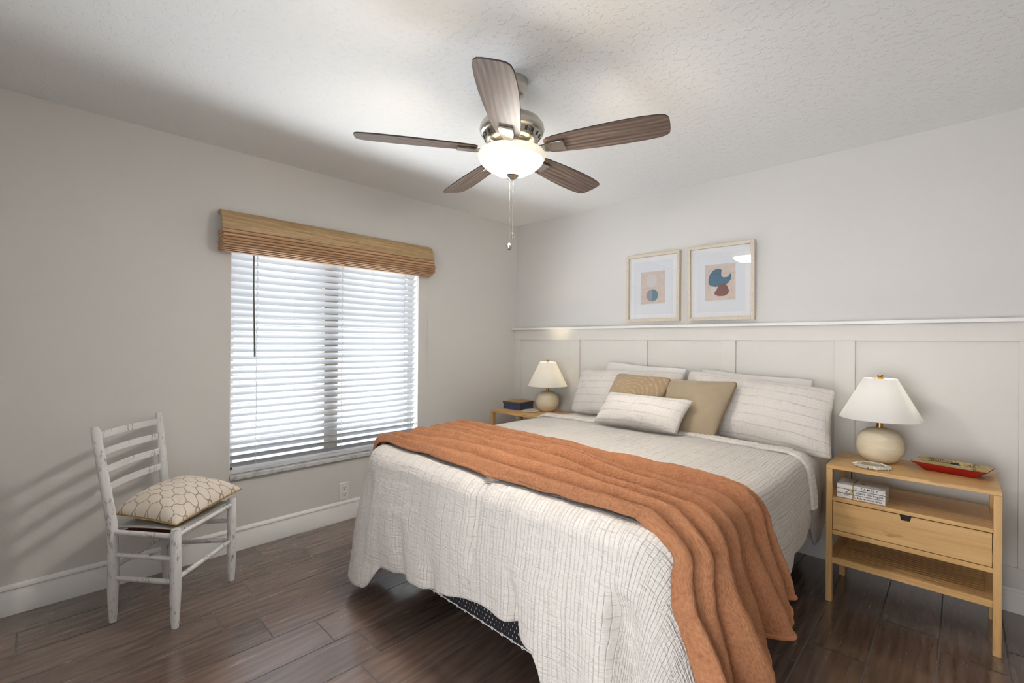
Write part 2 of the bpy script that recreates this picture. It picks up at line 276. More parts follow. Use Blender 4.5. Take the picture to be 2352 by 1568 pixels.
# ------------------------------------------------------------------ mesh helpers
class MB:
    def __init__(s): s.v = []; s.f = []; s.mi = []; s.uv = {}; s.sm = []
    def add(s, vs, fs, mi=0, smooth=True):
        b = len(s.v); s.v += [tuple(v) for v in vs]
        for f in fs: s.f.append([i+b for i in f]); s.mi.append(mi); s.sm.append(smooth)
        return s
    def box(s, lo, hi, mi=0, mat=None):
        (a, b, c), (d, e, f) = lo, hi
        vs = [V(p) for p in ((a,b,c),(d,b,c),(d,e,c),(a,e,c),(a,b,f),(d,b,f),(d,e,f),(a,e,f))]
        if mat: vs = [mat @ p for p in vs]
        return s.add(vs, [(0,3,2,1),(4,5,6,7),(0,1,5,4),(1,2,6,5),(2,3,7,6),(3,0,4,7)], mi, False)
    def bar(s, p, q, wd, hg, mi=0, upv=(0,0,1)):
        p, q = V(p), V(q); d = (q-p).normalized(); sdv = d.cross(V(upv)).normalized(); u = sdv.cross(d)
        vs = []
        for c in (p, q):
            for a, b in ((-1,-1),(1,-1),(1,1),(-1,1)): vs.append(c+sdv*a*wd/2+u*b*hg/2)
        return s.add(vs, [(3,2,1,0),(4,5,6,7),(0,1,5,4),(1,2,6,5),(2,3,7,6),(3,0,4,7)], mi, False)
    def tube(s, pts, rad, n=12, mi=0, cap=True, closed=False):
        pts = [V(p) for p in pts]; N = len(pts)
        rs = rad if isinstance(rad, (list, tuple)) else [rad]*N
        vs = []; prev = None
        for i, p in enumerate(pts):
            d = (pts[(i+1) % N]-pts[i-1]) if closed else (pts[min(i+1, N-1)]-pts[max(i-1, 0)])
            d.normalize()
            if prev is None:
                a = V((0,0,1)) if abs(d.z) < .9 else V((1,0,0)); u = d.cross(a).normalized()
            else: u = (prev - d*prev.dot(d)).normalized()
            prev = u; w_ = d.cross(u)
            for k in range(n): a = 2*pi*k/n; vs.append(p+(u*cos(a)+w_*sin(a))*rs[i])
        fs = []
        for i in range(N if closed else N-1):
            j = (i+1) % N
            for k in range(n): fs.append((i*n+k, i*n+(k+1) % n, j*n+(k+1) % n, j*n+k))
        if cap and not closed: fs += [tuple(range(n))[::-1], tuple(range((N-1)*n, N*n))]
        return s.add(vs, fs, mi)
    def lathe(s, prof, c=(0,0,0), n=40, mi=0):
        c = V(c); vs = []
        for r, z in prof:
            for k in range(n): a = 2*pi*k/n; vs.append(c+V((r*cos(a), r*sin(a), z)))
        fs = [(i*n+k, i*n+(k+1) % n, (i+1)*n+(k+1) % n, (i+1)*n+k) for i in range(len(prof)-1) for k in range(n)]
        if prof[0][0] > 1e-5: fs.append(tuple(range(n))[::-1])
        if prof[-1][0] > 1e-5: fs.append(tuple(range((len(prof)-1)*n, len(prof)*n)))
        return s.add(vs, fs, mi)
    def prism(s, poly, depth, frame, mi=0, mis=None):
        """poly in 2D (a,b); frame = (origin, A, B, N): extruded by depth along N"""
        o, A, B, N_ = [V(x) for x in frame]; n = len(poly)
        vs = [o+A*a+B*b for a, b in poly] + [o+A*a+B*b+N_*depth for a, b in poly]
        s.add(vs, [tuple(range(n))[::-1], tuple(range(n, 2*n))], mi, False)
        b0 = len(s.v)-2*n
        for i in range(n):
            s.f.append([b0+i, b0+(i+1) % n, b0+n+(i+1) % n, b0+n+i]); s.mi.append(mi if mis is None else mis); s.sm.append(False)
        return s
    def grid(s, nu, nv, fn, mi=0, closeu=False, uvname=None, flip=False):
        b = len(s.v); uvs = []
        for j in range(nv):
            for i in range(nu):
                r = fn(i, j)
                if uvname: s.v.append(tuple(r[0])); uvs.append(r[1])
                else: s.v.append(tuple(r))
        for j in range(nv-1):
            for i in range(nu if closeu else nu-1):
                k = (i+1) % nu; q = [b+j*nu+i, b+j*nu+k, b+(j+1)*nu+k, b+(j+1)*nu+i]
                s.f.append(q[::-1] if flip else q); s.mi.append(mi); s.sm.append(True)
        if uvname:
            d = s.uv.setdefault(uvname, {})
            for i, q in enumerate(uvs): d[b+i] = q
        return s
    def build(s, name, mats, parent=None, bevel=0, seg=2, weld=0, sharp=35, loc=None, subsurf=0, solid=0, soloff=-1):
        me = bpy.data.meshes.new(name); me.from_pydata(s.v, [], s.f)
        if not isinstance(mats, (list, tuple)): mats = [mats]
        for q in mats: me.materials.append(q)
        me.polygons.foreach_set('material_index', s.mi); me.polygons.foreach_set('use_smooth', s.sm)
        for nm, d in s.uv.items():
            lay = me.uv_layers.new(name=nm)
            for lp in me.loops: lay.data[lp.index].uv = d.get(lp.vertex_index, (0, 0))
        if weld:
            bm = bmesh.new(); bm.from_mesh(me); bmesh.ops.remove_doubles(bm, verts=bm.verts, dist=weld); bm.to_mesh(me); bm.free()
        me.update()
        if sharp: me.set_sharp_from_angle(angle=R(sharp))
        o = bpy.data.objects.new(name, me); COL.objects.link(o)
        if parent is not None: o.parent = parent; o.matrix_parent_inverse = parent.matrix_basis.inverted()
        if bevel:
            md = o.modifiers.new('bevel', 'BEVEL'); md.width = bevel; md.segments = seg; md.limit_method = 'ANGLE'; md.angle_limit = R(40); md.harden_normals = False
        if solid: md = o.modifiers.new('solid', 'SOLIDIFY'); md.thickness = solid; md.offset = soloff
        if subsurf: md = o.modifiers.new('sub', 'SUBSURF'); md.levels = subsurf; md.render_levels = subsurf
        return o
def thing(name, label, cat, loc=(0, 0, 0), rz=0, group=None):
    o = bpy.data.objects.new(name, None); COL.objects.link(o); o.empty_display_size = .1
    o.location = loc; o.rotation_euler = (0, 0, rz); o['label'] = label; o['category'] = cat
    if group: o['group'] = group
    return o
def tag(o, label, cat, group=None):
    o['label'] = label; o['category'] = cat
    if group: o['group'] = group
    return o
def struct(o): o['kind'] = 'structure'; return o
def local(mb, name, mats, parent, **k):
    """mesh given in the parent's own space"""
    o = mb.build(name, mats, None, **k); o.parent = parent; return o
def copy_tree(o, parent=None):
    c = o.copy(); COL.objects.link(c); c.parent = parent
    for ch in list(o.children): copy_tree(ch, c)
    return c
def n3(x, y, z=0): return noise.noise(V((x, y, z)))
def sm(a, b, x):
    q = max(0, min(1, (x-a)/(b-a))); return q*q*(3-2*q)
def interp(x, pts):
    if x <= pts[0][0]: return pts[0][1]
    for (a, b), (c, d) in zip(pts, pts[1:]):
        if x <= c: q = (x-a)/(c-a); q = q*q*(3-2*q); return b+(d-b)*q
    return pts[-1][1]

# ------------------------------------------------------------------ room shell
T = .14
fl = MB(); random.seed(5); PW, X0 = .2065, .016
fixed = {1: -3.38, 2: -2.558, 3: -2.74, 4: -2.603, 5: -2.426, 6: -2.327, 14: -.55, 15: -.67, 7: -2.42}
LEN = 1.20; g = .0027
for k in range(-1, 18):
    xa, xb = max(-.0, X0+(k-1)*PW+PW), min(ROOM_W, X0+(k+1)*PW)
    if xb <= xa: continue
    y = fixed.get(k, random.uniform(-1.2, 0)) ; y0 = y
    while y0 < 0: y0 += LEN
    while y0 > -ROOM_L-.3:
        ya, yb = max(y0-LEN, -ROOM_L-.3), min(y0, 0)
        if yb-ya > .01:
            b = len(fl.v); rr = random.random(); off = random.uniform(0, 40); offx = random.uniform(0, 9)
            q = [(xa+g, ya+g), (xb-g, ya+g), (xb-g, yb-g), (xa+g, yb-g)]
            fl.add([(a, c, 0) for a, c in q], [(0, 1, 2, 3)], 0, False)
            for i, (a, c) in enumerate(q):
                fl.uv.setdefault('P', {})[b+i] = (a-xa+offx, c+off); fl.uv.setdefault('T', {})[b+i] = (rr, 0)
        y0 -= LEN
fl.add([(-.1, -ROOM_L-.4, -.0015), (ROOM_W+.1, -ROOM_L-.4, -.0015), (ROOM_W+.1, .1, -.0015), (-.1, .1, -.0015)], [(0, 1, 2, 3)], 1, False)
struct(fl.build('floor', [M['floor'], M['grout']], sharp=0))
struct(MB().box((-T, -ROOM_L-T, H), (ROOM_W+T, T, H+.1)).build('ceiling', M['ceil']))
mb = MB()
mb.box((-T, -ROOM_L-T, -.1), (0, WY0, H)).box((-T, WY1, -.1), (0, T, H)).box((-T, WY0, -.1), (0, WY1, WZ0)).box((-T, WY0, WZ1), (0, WY1, H))
struct(mb.build('wall_left', M['wall']))
struct(MB().box((0, 0, -.1), (ROOM_W+T, T, H)).build('wall_back', M['wallR']))
struct(MB().box((ROOM_W, -ROOM_L-T, -.1), (ROOM_W+T, 0, H)).build('wall_right', M['wall']))
mb = MB()
mb.box((0, -ROOM_L-T, -.1), (DX0, -ROOM_L, H)).box((DX1, -ROOM_L-T, -.1), (ROOM_W, -ROOM_L, H)).box((DX0, -ROOM_L-T, DZ1), (DX1, -ROOM_L, H))
struct(mb.build('wall_front', M['wall']))
# unseen frame of the added doorway that lets fill light in
d = struct(MB().box((DX0, -ROOM_L-.1, 0), (DX0+.05, -ROOM_L-.05, DZ1)).box((DX1-.05, -ROOM_L-.1, 0), (DX1, -ROOM_L-.05, DZ1)).box((DX0+.05, -ROOM_L-.1, DZ1-.05), (DX1-.05, -ROOM_L-.05, DZ1)).box((DX0+.05, -ROOM_L-.1, 0), (DX1-.05, -ROOM_L-.05, .04)).box(((DX0+DX1)/2-.03, -ROOM_L-.1, .04), ((DX0+DX1)/2+.03, -ROOM_L-.05, DZ1-.05)).build('added_door_1', M['vinyl']))
# baseboards: profile lathe-like extrusion
BP = [(0, 0), (.016, 0), (.016, .100), (.012, .106), (.012, .116), (.0155, .120), (.0155, .126), (.009, .136), (.004, .140), (0, .140)]
struct(MB().prism([(x, z) for x, z in BP], ROOM_L-.016, ((0, -ROOM_L, 0), (1, 0, 0), (0, 0, 1), (0, 1, 0))).build('baseboard_left', M['trimw']))
BB = 0.030
struct(MB().prism([(x+.012 if x > .001 else 0, z*.86) for x, z in BP], ROOM_W-.016, ((.016, 0, 0), (0, -1, 0), (0, 0, 1), (1, 0, 0))).build('baseboard_back', M['trimw']))
# board and batten wainscot on the headboard wall
ZP0, ZP1, ZL = .216, 1.312, 1.405; TH = .024
struct(MB().box((0, -TH, ZP1), (ROOM_W, 0, ZL)).build('trim_1', M['panel'], bevel=.002))
struct(MB().box((0, -TH, .118), (ROOM_W, 0, ZP0)).build('trim_2', M['panel'], bevel=.002))
for i, (a, b) in enumerate(((.0, .085), (.685, .783), (1.325, 1.425), (1.978, 2.079), (2.635, 2.736), (3.375, ROOM_W))):
    struct(MB().box((a, -TH, ZP0), (b, 0, ZP1)).build('trim_%d' % (i+3), M['panel'], bevel=.002))
struct(MB().box((0, -.072, ZL), (ROOM_W, 0, ZL+.02)).build('trim_9', M['trimw'], bevel=.003))
struct(MB().box((0, -.005, ZP0), (ROOM_W, 0, ZP1)).build('trim_10', M['panel']))

# ------------------------------------------------------------------ window
win = bpy.data.objects.new('window_1', None); COL.objects.link(win); win['kind'] = 'structure'
XF = -.115
fr = MB(); fw = .045
fr.box((XF-.03, WY0, WZ0), (XF+.02, WY0+fw, WZ1)).box((XF-.03, WY1-fw, WZ0), (XF+.02, WY1, WZ1)).box((XF-.03, WY0, WZ0), (XF+.02, WY1, WZ0+fw)).box((XF-.03, WY0, WZ1-fw), (XF+.02, WY1, WZ1))
fr.build('frame', M['alum'], win, bevel=.003)
ym = -1.845
MB().box((XF-.03, ym-.05, WZ0+fw), (XF+.025, ym+.05, WZ1-fw)).build('meeting_stile', M['stile'], win, bevel=.003)
for a, b in ((WY0+fw, ym-.05), (ym+.05, WY1-fw)):
    MB().box((XF-.008, a, WZ0+fw), (XF-.002, b, WZ1-fw)).build('pane', M['glass'], win)
# white reveal lining and marble sill
struct(MB().box((-.1, WY1-.004, WZ0), (.0, WY1, WZ1)).box((-.1, WY0, WZ0), (0, WY0+.004, WZ1)).build('trim_11', M['trimw']))
struct(MB().box((-.13, WY0, WZ0-.02), (.022, WY1, WZ0+.008)).build('trim_12', M['marble'], bevel=.004))

# venetian blind (inside the recess)
bl = thing('venetian_blind', 'white horizontal slat blind drawn fully down inside the window recess', 'blind', (-.04, (WY0+WY1)/2, WZ1))
ya, yb = WY0+.008, WY1-.012; BX = -.042; PITCH = .0447; NS = 30; zt = WZ1-.072
MB().box((BX-.028, ya, WZ1-.05), (BX+.028, yb, WZ1-.002)).build('headrail', M['slat'], bl, bevel=.002)
MB().box((BX+.028, ya, WZ1-.075), (BX+.034, yb, WZ1-.002)).build('valance_strip', M['slat'], bl, bevel=.002)
slat_proto = None; tilt = R(43); SWD = .050
z = zt; k = 0; zb = WZ0+.058
def slat_mesh():
    s = MB(); n = 7
    pr = []
    for i in range(n): a = -1+2*i/(n-1); pr.append((a*SWD/2, .003*(1-a*a)))
    top = [(x*cos(tilt)-zz*sin(tilt), x*sin(tilt)+zz*cos(tilt)) for x, zz in pr]
    bot = [(x*cos(tilt)-(zz-.0026)*sin(tilt), x*sin(tilt)+(zz-.0026)*cos(tilt)) for x, zz in pr]
    s.prism(top+bot[::-1], yb-ya, ((0, ya, 0), (1, 0, 0), (0, 0, 1), (0, 1, 0))); return s
NS = int((zt-zb)/PITCH)+1
for k in range(NS):
    if slat_proto is None:
        slat_proto = slat_mesh().build('slat', M['slat'], bl); s_ = slat_proto
    else:
        s_ = slat_proto.copy(); COL.objects.link(s_)
    s_.location = (BX, 0, zt-k*PITCH)
zl = zt-(NS-1)*PITCH
MB().box((BX-.026, ya, zl-.052), (BX+.026, yb, zl-.034)).build('bottom_rail', M['slat'], bl, bevel=.003)
for yy in (-2.36, -2.13, -1.80, -1.56, -1.28):
    c = MB()
    for dx in (-.0245, .0245):
        c.tube([(BX+dx, yy, WZ1-.05), (BX+dx, yy, zl-.04)], .0007 if yy not in (-2.36, -1.80, -1.28) else .0012, 6)
    if yy in (-2.36, -1.80, -1.28):
        for k in range(NS): c.tube([(BX+.0255, yy-.006, zt-k*PITCH+.028), (BX+.0265, yy+.006, zt-k*PITCH-.010)], .0013, 6)
    c.build('ladder_cord', M['cordw'], bl)
MB().tube([(BX+.042, -2.385, 1.86), (BX+.044, -2.385, 1.60), (BX+.046, -2.377, 1.185)], [.004, .004, .0055], 10).build('tilt_wand', M['wand'], bl)

# woven shade, drawn up over the window top
ws = thing('woven_roman_shade', 'tan woven reed shade folded up in a stack above the window', 'window shade', (.05, -1.82, 1.83))
sy0, sy1 = -2.585, -1.092
prof = [(.004, 2.052), (.03, 2.060), (.055, 2.058), (.075, 2.048), (.092, 2.030), (.106, 2.006), (.115, 1.980), (.119, 1.955), (.118, 1.938), (.104, 1.938), (.10, 1.97), (.085, 2.01), (.06, 2.035), (.02, 2.035)]
MB().prism(prof, sy1-sy0, ((0, sy0, 0), (1, 0, 0), (0, 0, 1), (0, 1, 0))).build('valance', M['reed'], ws, bevel=.003)
for i in range(9):
    a = i/8; zc = (1.936, 1.912, 1.890, 1.872, 1.858, 1.846, 1.836, 1.828, 1.821)[i]; hf = (.022, .020, .017, .0135, .0115, .0095, .0078, .0066, .006)[i]; xo = .126+.012*sin(pi*min(1, a*1.2))-.062*a**3
    pr = [(.02, zc+.001), (xo-.010, zc+.001), (xo-.003, zc-.12*hf), (xo, zc-.5*hf), (xo-.002, zc-.86*hf), (xo-.010, zc-hf), (.02, zc-hf)]
    MB().prism(pr, sy1-sy0-.004*(i % 2), ((0, sy0+.002*(i % 3), 0), (1, 0, 0), (0, 0, 1), (0, 1, 0))).build('fold', M['reedfold'], ws, bevel=.0015)
MB().box((0, sy0+.02, 2.0), (.03, sy1-.02, 2.03)).build('mounting_board', M['bamx'], ws)
e = MB(); 
for k in range(26): e.tube([(.118-.0*k, sy0-.001, 2.04-k*.0045), (.121, sy0+.004, 2.038-k*.0045)], .0012, 5)
c = MB(); c.tube([(.03, -1.118, 1.85), (.012, -1.085, 1.80), (.010, -1.082, 1.5), (.010, -1.080, .915)], .0011, 6).tube([(.03, -1.11, 1.85), (.014, -1.073, 1.80), (.012, -1.072, 1.5), (.010, -1.0785, .915)], .0011, 6)
c.build('lift_cord', M['cordw'], ws)

# outlet
ol = thing('wall_outlet', 'white electrical outlet on the wall below the window', 'outlet', (0, -1.783, .205))
MB().box((0, -1.822, .148), (.006, -1.744, .270)).build('cover_plate', M['plate'], ol, bevel=.003)
for zc in (.232, .186):
    s = MB().box((.005, -1.800, zc-.017), (.0085, -1.766, zc+.017)); s.build('receptacle', M['plate'], ol, bevel=.002)
    s = MB().box((.0084, -1.792, zc-.002), (.0088, -1.789, zc+.009)).box((.0084, -1.777, zc-.002), (.0088, -1.774, zc+.008)).tube([(.0084, -1.783, zc-.008), (.0088, -1.783, zc-.008)], .003, 10)
    s.build('slot', M['darkgap'], ol)

# ------------------------------------------------------------------ ceiling fan
FX, FY = 1.755, -1.875
fan = thing('ceiling_fan', 'five blade brushed nickel ceiling fan with grey wood blades and lit bowl', 'ceiling fan', (FX, FY, 2.44))
def L(prof): return MB().lathe([(r, z-2.44) for r, z in prof], n=56)
def LZ(prof): return L([(r, 2.160+(z-2.170)*.85) for r, z in prof])
local(L([(.0, 2.438), (.064, 2.438), (.066, 2.425), (.062, 2.395), (.05, 2.372), (.028, 2.362), (.0, 2.361)]), 'canopy', M['nickel'], fan)
local(L([(.0, 2.365), (.0135, 2.365), (.0135, 2.295), (.026, 2.292), (.026, 2.27), (0, 2.268)]), 'downrod', M['nickel'], fan)
mb = LZ([(.0, 2.308), (.055, 2.306), (.095, 2.298), (.125, 2.28), (.140, 2.256), (.1425, 2.236), (.137, 2.22), (.128, 2.214), (.127, 2.211), (.120, 2.196), (.112, 2.180), (.098, 2.172), (.0, 2.170)])
for k in range(22):
    a = 2*pi*k/22
    for da, zz in ((0, .0), ):
        r0 = .1215; mt = Matrix.Rotation(a, 4, 'Z') @ Matrix.Translation((r0, 0, 2.183-2.44)) @ Matrix.Rotation(R(26), 4, 'Y')
        mb.box((-.004, -.005, -.009), (.0016, .005, .009), 1, mt)
local(mb, 'motor_housing', [M['nickel'], M['darkgap']], fan)
local(L([(0, 2.172), (.072, 2.172), (.076, 2.166), (.076, 2.146), (.083, 2.142), (.083, 2.134), (.0, 2.133)]), 'switch_housing', M['nickel'], fan)
# bowl, its own origin at the widest part
bw = MB().lathe([(.010, -.076), (.04, -.073), (.075, -.062), (.108, -.043), (.134, -.020), (.147, .000), (.149, .012), (.144, .021), (.130, .026), (.122, .024), (.136, .017), (.141, .009), (.139, .001), (.128, -.017), (.103, -.038), (.07, -.056), (.03, -.066), (.010, -.069), (.010, -.076)], n=64)
bw.mi = [1 if i//64 >= 9 else 0 for i in range(len(bw.f))]
bo = local(bw, 'glass_bowl', [M['bowl'], M['bowlin']], fan); bo.location = (0, 0, 2.096-2.44)
local(L([(0, 2.133), (.06, 2.133), (.045, 2.118), (.0, 2.116)]), 'light_fitter', M['nickel'], fan)
local(L([(.004, 2.118), (.004, 2.01), (.0, 2.008)]), 'bowl_rod', M['nickel'], fan)
local(L([(0, 2.026), (.031, 2.024), (.033, 2.019), (.026, 2.011), (.012, 2.005), (.006, 1.998), (0, 1.996)]), 'finial', M['nickel'], fan)
ZB = 2.128-2.44; PITCHB = R(-12)
def blade_outline():
    top = [(.155, .034), (.17, .047), (.20, .054), (.28, .062), (.38, .069), (.48, .073), (.56, .072), (.62, .067), (.645, .060), (.656, .048), (.660, .03)]
    return [(r, h) for r, h in top] + [(.661, 0)] + [(r, -h) for r, h in top[::-1]]
bmesh_blade = None
for k in range(5):
    a = R(-51.1+72*k)
    if bmesh_blade is None:
        s = MB(); s.prism(blade_outline(), .006, ((0, 0, -.003), (1, 0, 0), (0, 1, 0), (0, 0, 1)), 0, 1)
        s.uv['U'] = {i: (p[0], p[1]) for i, p in enumerate(s.v)}
        bd = local(s, 'blade', [M['blade'], M['bladeedge']], fan, bevel=.0012); bmesh_blade = bd
        ar = MB(); 
        # bracket: from hub out under the blade
        secs = [(.066, .018, .022, .012), (.095, .016, .012, .011), (.13, .016, -.008, .010), (.16, .022, -.011, .010), (.19, .029, -.0085, .011), (.235, .031, -.0085, .011), (.240, .031, -.0080, .010)]
        vs = []; 
        for r, hw, zc, th in secs: vs += [(r, -hw, zc-th/2), (r, hw, zc-th/2), (r, hw*.9, zc+th/2), (r, -hw*.9, zc+th/2)]
        fs = [(3, 2, 1, 0)]+[(i*4+q, i*4+(q+1) % 4, (i+1)*4+(q+1) % 4, (i+1)*4+q) for i in range(len(secs)-1) for q in range(4)]+[tuple((len(secs)-1)*4+q for q in range(4))]
        ar.add(vs, fs, 0, True); am = local(ar, 'blade_arm', M['nickel'], fan, bevel=.0015); amo = am
    else:
        bd = bmesh_blade.copy(); COL.objects.link(bd); am = amo.copy(); COL.objects.link(am)
    rot = Matrix.Rotation(a, 4, 'Z') @ Matrix.Rotation(PITCHB, 4, 'X')
    bd.matrix_local = Matrix.Translation((0, 0, ZB)) @ rot
    am.parent = bd; am.matrix_parent_inverse = Matrix(); am.matrix_local = Matrix()
for dx, zlen, ball in ((.006, 1.760, False), (-.008, 1.722, True)):
    s = MB(); z = 1.99
    s.tube([(dx, dx*.5, 1.995-2.44), (dx, dx*.5, zlen-2.44)], .0009, 6)
    while z > zlen: 
        s.lathe([(0, -.0018), (.0016, -.001), (.0018, 0), (.0016, .001), (0, .0018)], (dx, dx*.5, z-2.44), 8); z -= .0055
    ch = local(s, 'pull_chain', M['chain'], fan)
    f = MB()
    if ball: f.lathe([(0, -.016), (.008, -.014), (.0135, -.006), (.0135, .004), (.008, .011), (.003, .015), (0, .016)], (dx, dx*.5, zlen-2.44-.012), 20)
    else: f.lathe([(0, -.018), (.006, -.017), (.0065, .0), (.004, .008), (0, .01)], (dx, dx*.5, zlen-2.44), 16)
    local(f, 'pull_fob', M['nickel'], ch)
point('fan_bulb_light', (FX, FY, 2.112), 26, (1, .86, .64), .05)

# ------------------------------------------------------------------ nightstands
def nightstand(name, label):
    r = thing(name, label, 'nightstand', group='bamboo nightstands beside the bed')
    Wd, Dp, Ht = .61, .40, .685; lg = .026
    # local: x 0..Wd, y 0 (front) .. Dp (back)
    local(MB().box((0, 0, Ht-.018), (Wd, Dp, Ht)), 'top', M['bamx'], r, bevel=.002)
    for x in (0, Wd-lg):
        for y in (.001, Dp-.04):
            local(MB().box((x, y, 0), (x+lg, y+.034, Ht-.018)), 'leg', M['bamz'], r, bevel=.0015)
    local(MB().box((lg, .004, .508), (Wd-lg, Dp-.008, .526)).box((.004, .035, .508), (lg, Dp-.04, .526)).box((Wd-lg, .035, .508), (Wd-.004, Dp-.04, .526)), 'shelf', M['bamx'], r, bevel=.0015)
    local(MB().box((lg, .004, .340), (Wd-lg, Dp-.008, .362)), 'drawer_rail', M['bamx'], r, bevel=.0015)
    for x0, x1 in ((.004, .018), (Wd-.018, Wd-.004)): local(MB().box((x0, .035, .340), (x1, Dp-.04, .508)), 'side_panel', M['bamy'], r, bevel=.001)
    local(MB().box((lg, Dp-.02, .362), (Wd-lg, Dp-.010, .508)), 'back_panel', M['bamx'], r)
    # drawer front with a trapezoid finger notch
    a, b, z0, z1 = lg+.003, Wd-lg-.003, .365, .504; c = (a+b)/2
    poly = [(a, z0), (b, z0), (b, z1), (c+.021, z1), (c+.015, z1-.024), (c-.015, z1-.024), (c-.021, z1), (a, z1)]
    d = local(MB().prism(poly, .016, ((0, .008, 0), (1, 0, 0), (0, 0, 1), (0, 1, 0))), 'drawer', M['bamx'], r)
    local(MB().box((c-.04, .03, z1-.05), (c+.04, .034, z1)), 'notch_shade', M['darkgap'], d)  # dark plate standing in for the shade inside the open notch
    # slatted lower shelf
    for y0, y1 in ((.004, .034), (Dp-.036, Dp-.008)): local(MB().box((lg, y0, .196), (Wd-lg, y1, .226)), 'shelf_rail', M['bamx'], r, bevel=.0015)
    for x0, x1 in ((.003, .045), (Wd-.045, Wd-.003)): local(MB().box((x0, .035, .196), (x1, Dp-.036, .222)), 'shelf_end', M['bamy'], r, bevel=.0015)
    y = .048
    while y < Dp-.055:
        local(MB().box((.045, y, .203), (Wd-.045, y+.017, .219)), 'shelf_slat', M['bamx'], r, bevel=.0012); y += .0265
    return r
nsR = nightstand('nightstand', 'bamboo nightstand on the right holding white books and red tray, drawer in view')
nsR.location = (2.69, -.545, 0)
nsL = copy_tree(nsR); nsL.location = (.185, -.515, 0); nsL['label'] = 'bamboo nightstand in the corner under the blue box, mostly hidden by the bed'

# ------------------------------------------------------------------ table lamps
def lamp(label, loc):
    r = thing('table_lamp', label, 'table lamp', loc, 0, 'round cream table lamps')
    bs = local(MB().lathe([(0, 0), (.052, 0), (.06, .004), (.083, .025), (.098, .060), (.1005, .088), (.095, .118), (.08, .146), (.056, .166), (.03, .175), (0, .176)], n=56), 'base', M['ceramic'], r)
    local(MB().lathe([(0, .172), (.014, .172), (.014, .215), (.009, .217), (.009, .238), (0, .240)], n=24), 'neck', M['brass'], r)
    local(MB().lathe([(.172, .222), (.1725, .224), (.0705, .430), (.069, .430), (.1705, .224), (.172, .222)], n=64), 'shade', M['shade'], r)
    s = MB()
    for k in range(3): a = 2*pi*k/3; s.tube([(.004*cos(a), .004*sin(a), .420), (.0705*cos(a), .0705*sin(a), .427)], .0015, 6)
    s.tube([(0, 0, .238), (0, 0, .43)], .002, 8); local(s, 'shade_spider', M['brass'], r)
    local(MB().lathe([(0, .426), (.013, .427), (.014, .436), (.008, .440), (.012, .443), (.012, .448), (0, .450)], n=20), 'finial', M['brass'], r)
    local(MB().lathe([(0, .236), (.013, .237), (.015, .245), (.019, .256), (.019, .264), (.013, .272), (0, .275)], n=20), 'bulb', M['bulb'], r)
    return r
t = NT('frosted bulb', .5, .3, 0, (250, 240, 220)); t.b.inputs['Emission Color'].default_value = (1, .92, .78, 1); t.b.inputs['Emission Strength'].default_value = 1.0; M['bulb'] = t.m
lr = lamp('round cream ceramic lamp beside the red tray, dim white cone shade', (2.875, -.275, .685))
ll = copy_tree(lr); ll.location = (.575, -.20, .685); ll['label'] = 'round cream ceramic lamp glowing in the corner beside the blue box'
point('lamp_light_right', (2.875, -.275, .685+.305), 1.3, (1, .95, .88), .022)
point('lamp_light_left', (.575, -.20, .685+.305), 5, (1, .82, .55), .022)
tag(MB().tube([(2.80, -.16, .655), (2.775, -.155, .64), (2.74, -.15, .60), (2.735, -.10, .45), (2.74, -.04, .30)], .003, 8).build('lamp_cord', M['cordbrown']), 'dark brown lamp cord hanging behind the right nightstand', 'cord')

# fringed coasters
def coaster(label, loc):
    r = thing('coaster', label, 'coaster', loc, 0, 'fringed coasters by the lamps')
    local(MB().lathe([(0, .0), (.052, 0), (.053, .004), (.05, .007), (0, .007)], n=40), 'centre', M['agate'], r)
    s = MB(); random.seed(3)
    for k in range(54):
        a = 2*pi*k/54; rr = random.uniform(.066, .080); z = random.uniform(.004, .008)
        s.tube([(.048*cos(a), .048*sin(a), .008), (.056*cos(a+.03), .056*sin(a+.03), .011), (rr*cos(a+random.uniform(-.06, .08)), rr*sin(a+.03), z)], [.0046, .0056, .0042], 6)
    local(s, 'fringe', M['shell'], r); return r
cr = coaster('cream fringed round coaster in front of the lamp beside the red tray', (2.862, -.44, .685))
cl = copy_tree(cr); cl.location = (.50, -.335, .685); cl['label'] = 'cream fringed round coaster beside the blue box in the corner'

# blue box with tan lid
bx = thing('gift_box', 'blue box with tan lid on the corner nightstand', 'box', (.285, -.265, .685), R(6))
local(MB().box((-.095, -.10, 0), (.095, .10, .052)), 'body', M['boxblue'], bx, bevel=.002)
local(MB().box((-.100, -.105, .054), (.100, .105, .068), 1).box((-.0985, -.1035, .0675), (.0985, .1035, .0688), 0), 'lid', [M['boxlid'], M['boxrim']], bx)

# red tray
tr = thing('tray', 'red lacquer tray with painted palms on the right nightstand', 'tray', (3.145, -.285, .685), R(-11))
a, b, hh, ba, bb = .135, .085, .040, .085, .048
for nm, dz, mt, sc_ in (('body', 0, M['red'], 1), ('painted_scene', .0022, M['traytop'], .985)):
    s = MB(); vs = [(-ba*sc_, -bb*sc_, dz), (ba*sc_, -bb*sc_, dz), (ba*sc_, bb*sc_, dz), (-ba*sc_, bb*sc_, dz)]
    c_ = .012; rim = [(-a+c_, -b), (a-c_, -b), (a, -b+c_), (a, b-c_), (a-c_, b), (-a+c_, b), (-a, b-c_), (-a, -b+c_)]
    vs += [(x*sc_, y*sc_, hh+dz*.4) for x, y in rim]
    fs = [(0, 1, 2, 3), (4, 5, 1, 0), (5, 6, 1), (6, 7, 2, 1), (7, 8, 2), (8, 9, 3, 2), (9, 10, 3), (10, 11, 0, 3), (11, 4, 0)]
    s.add(vs, fs, 0, False); q = local(s, nm, mt, tr)
    if nm == 'painted_scene': scn = q
random.seed(8)
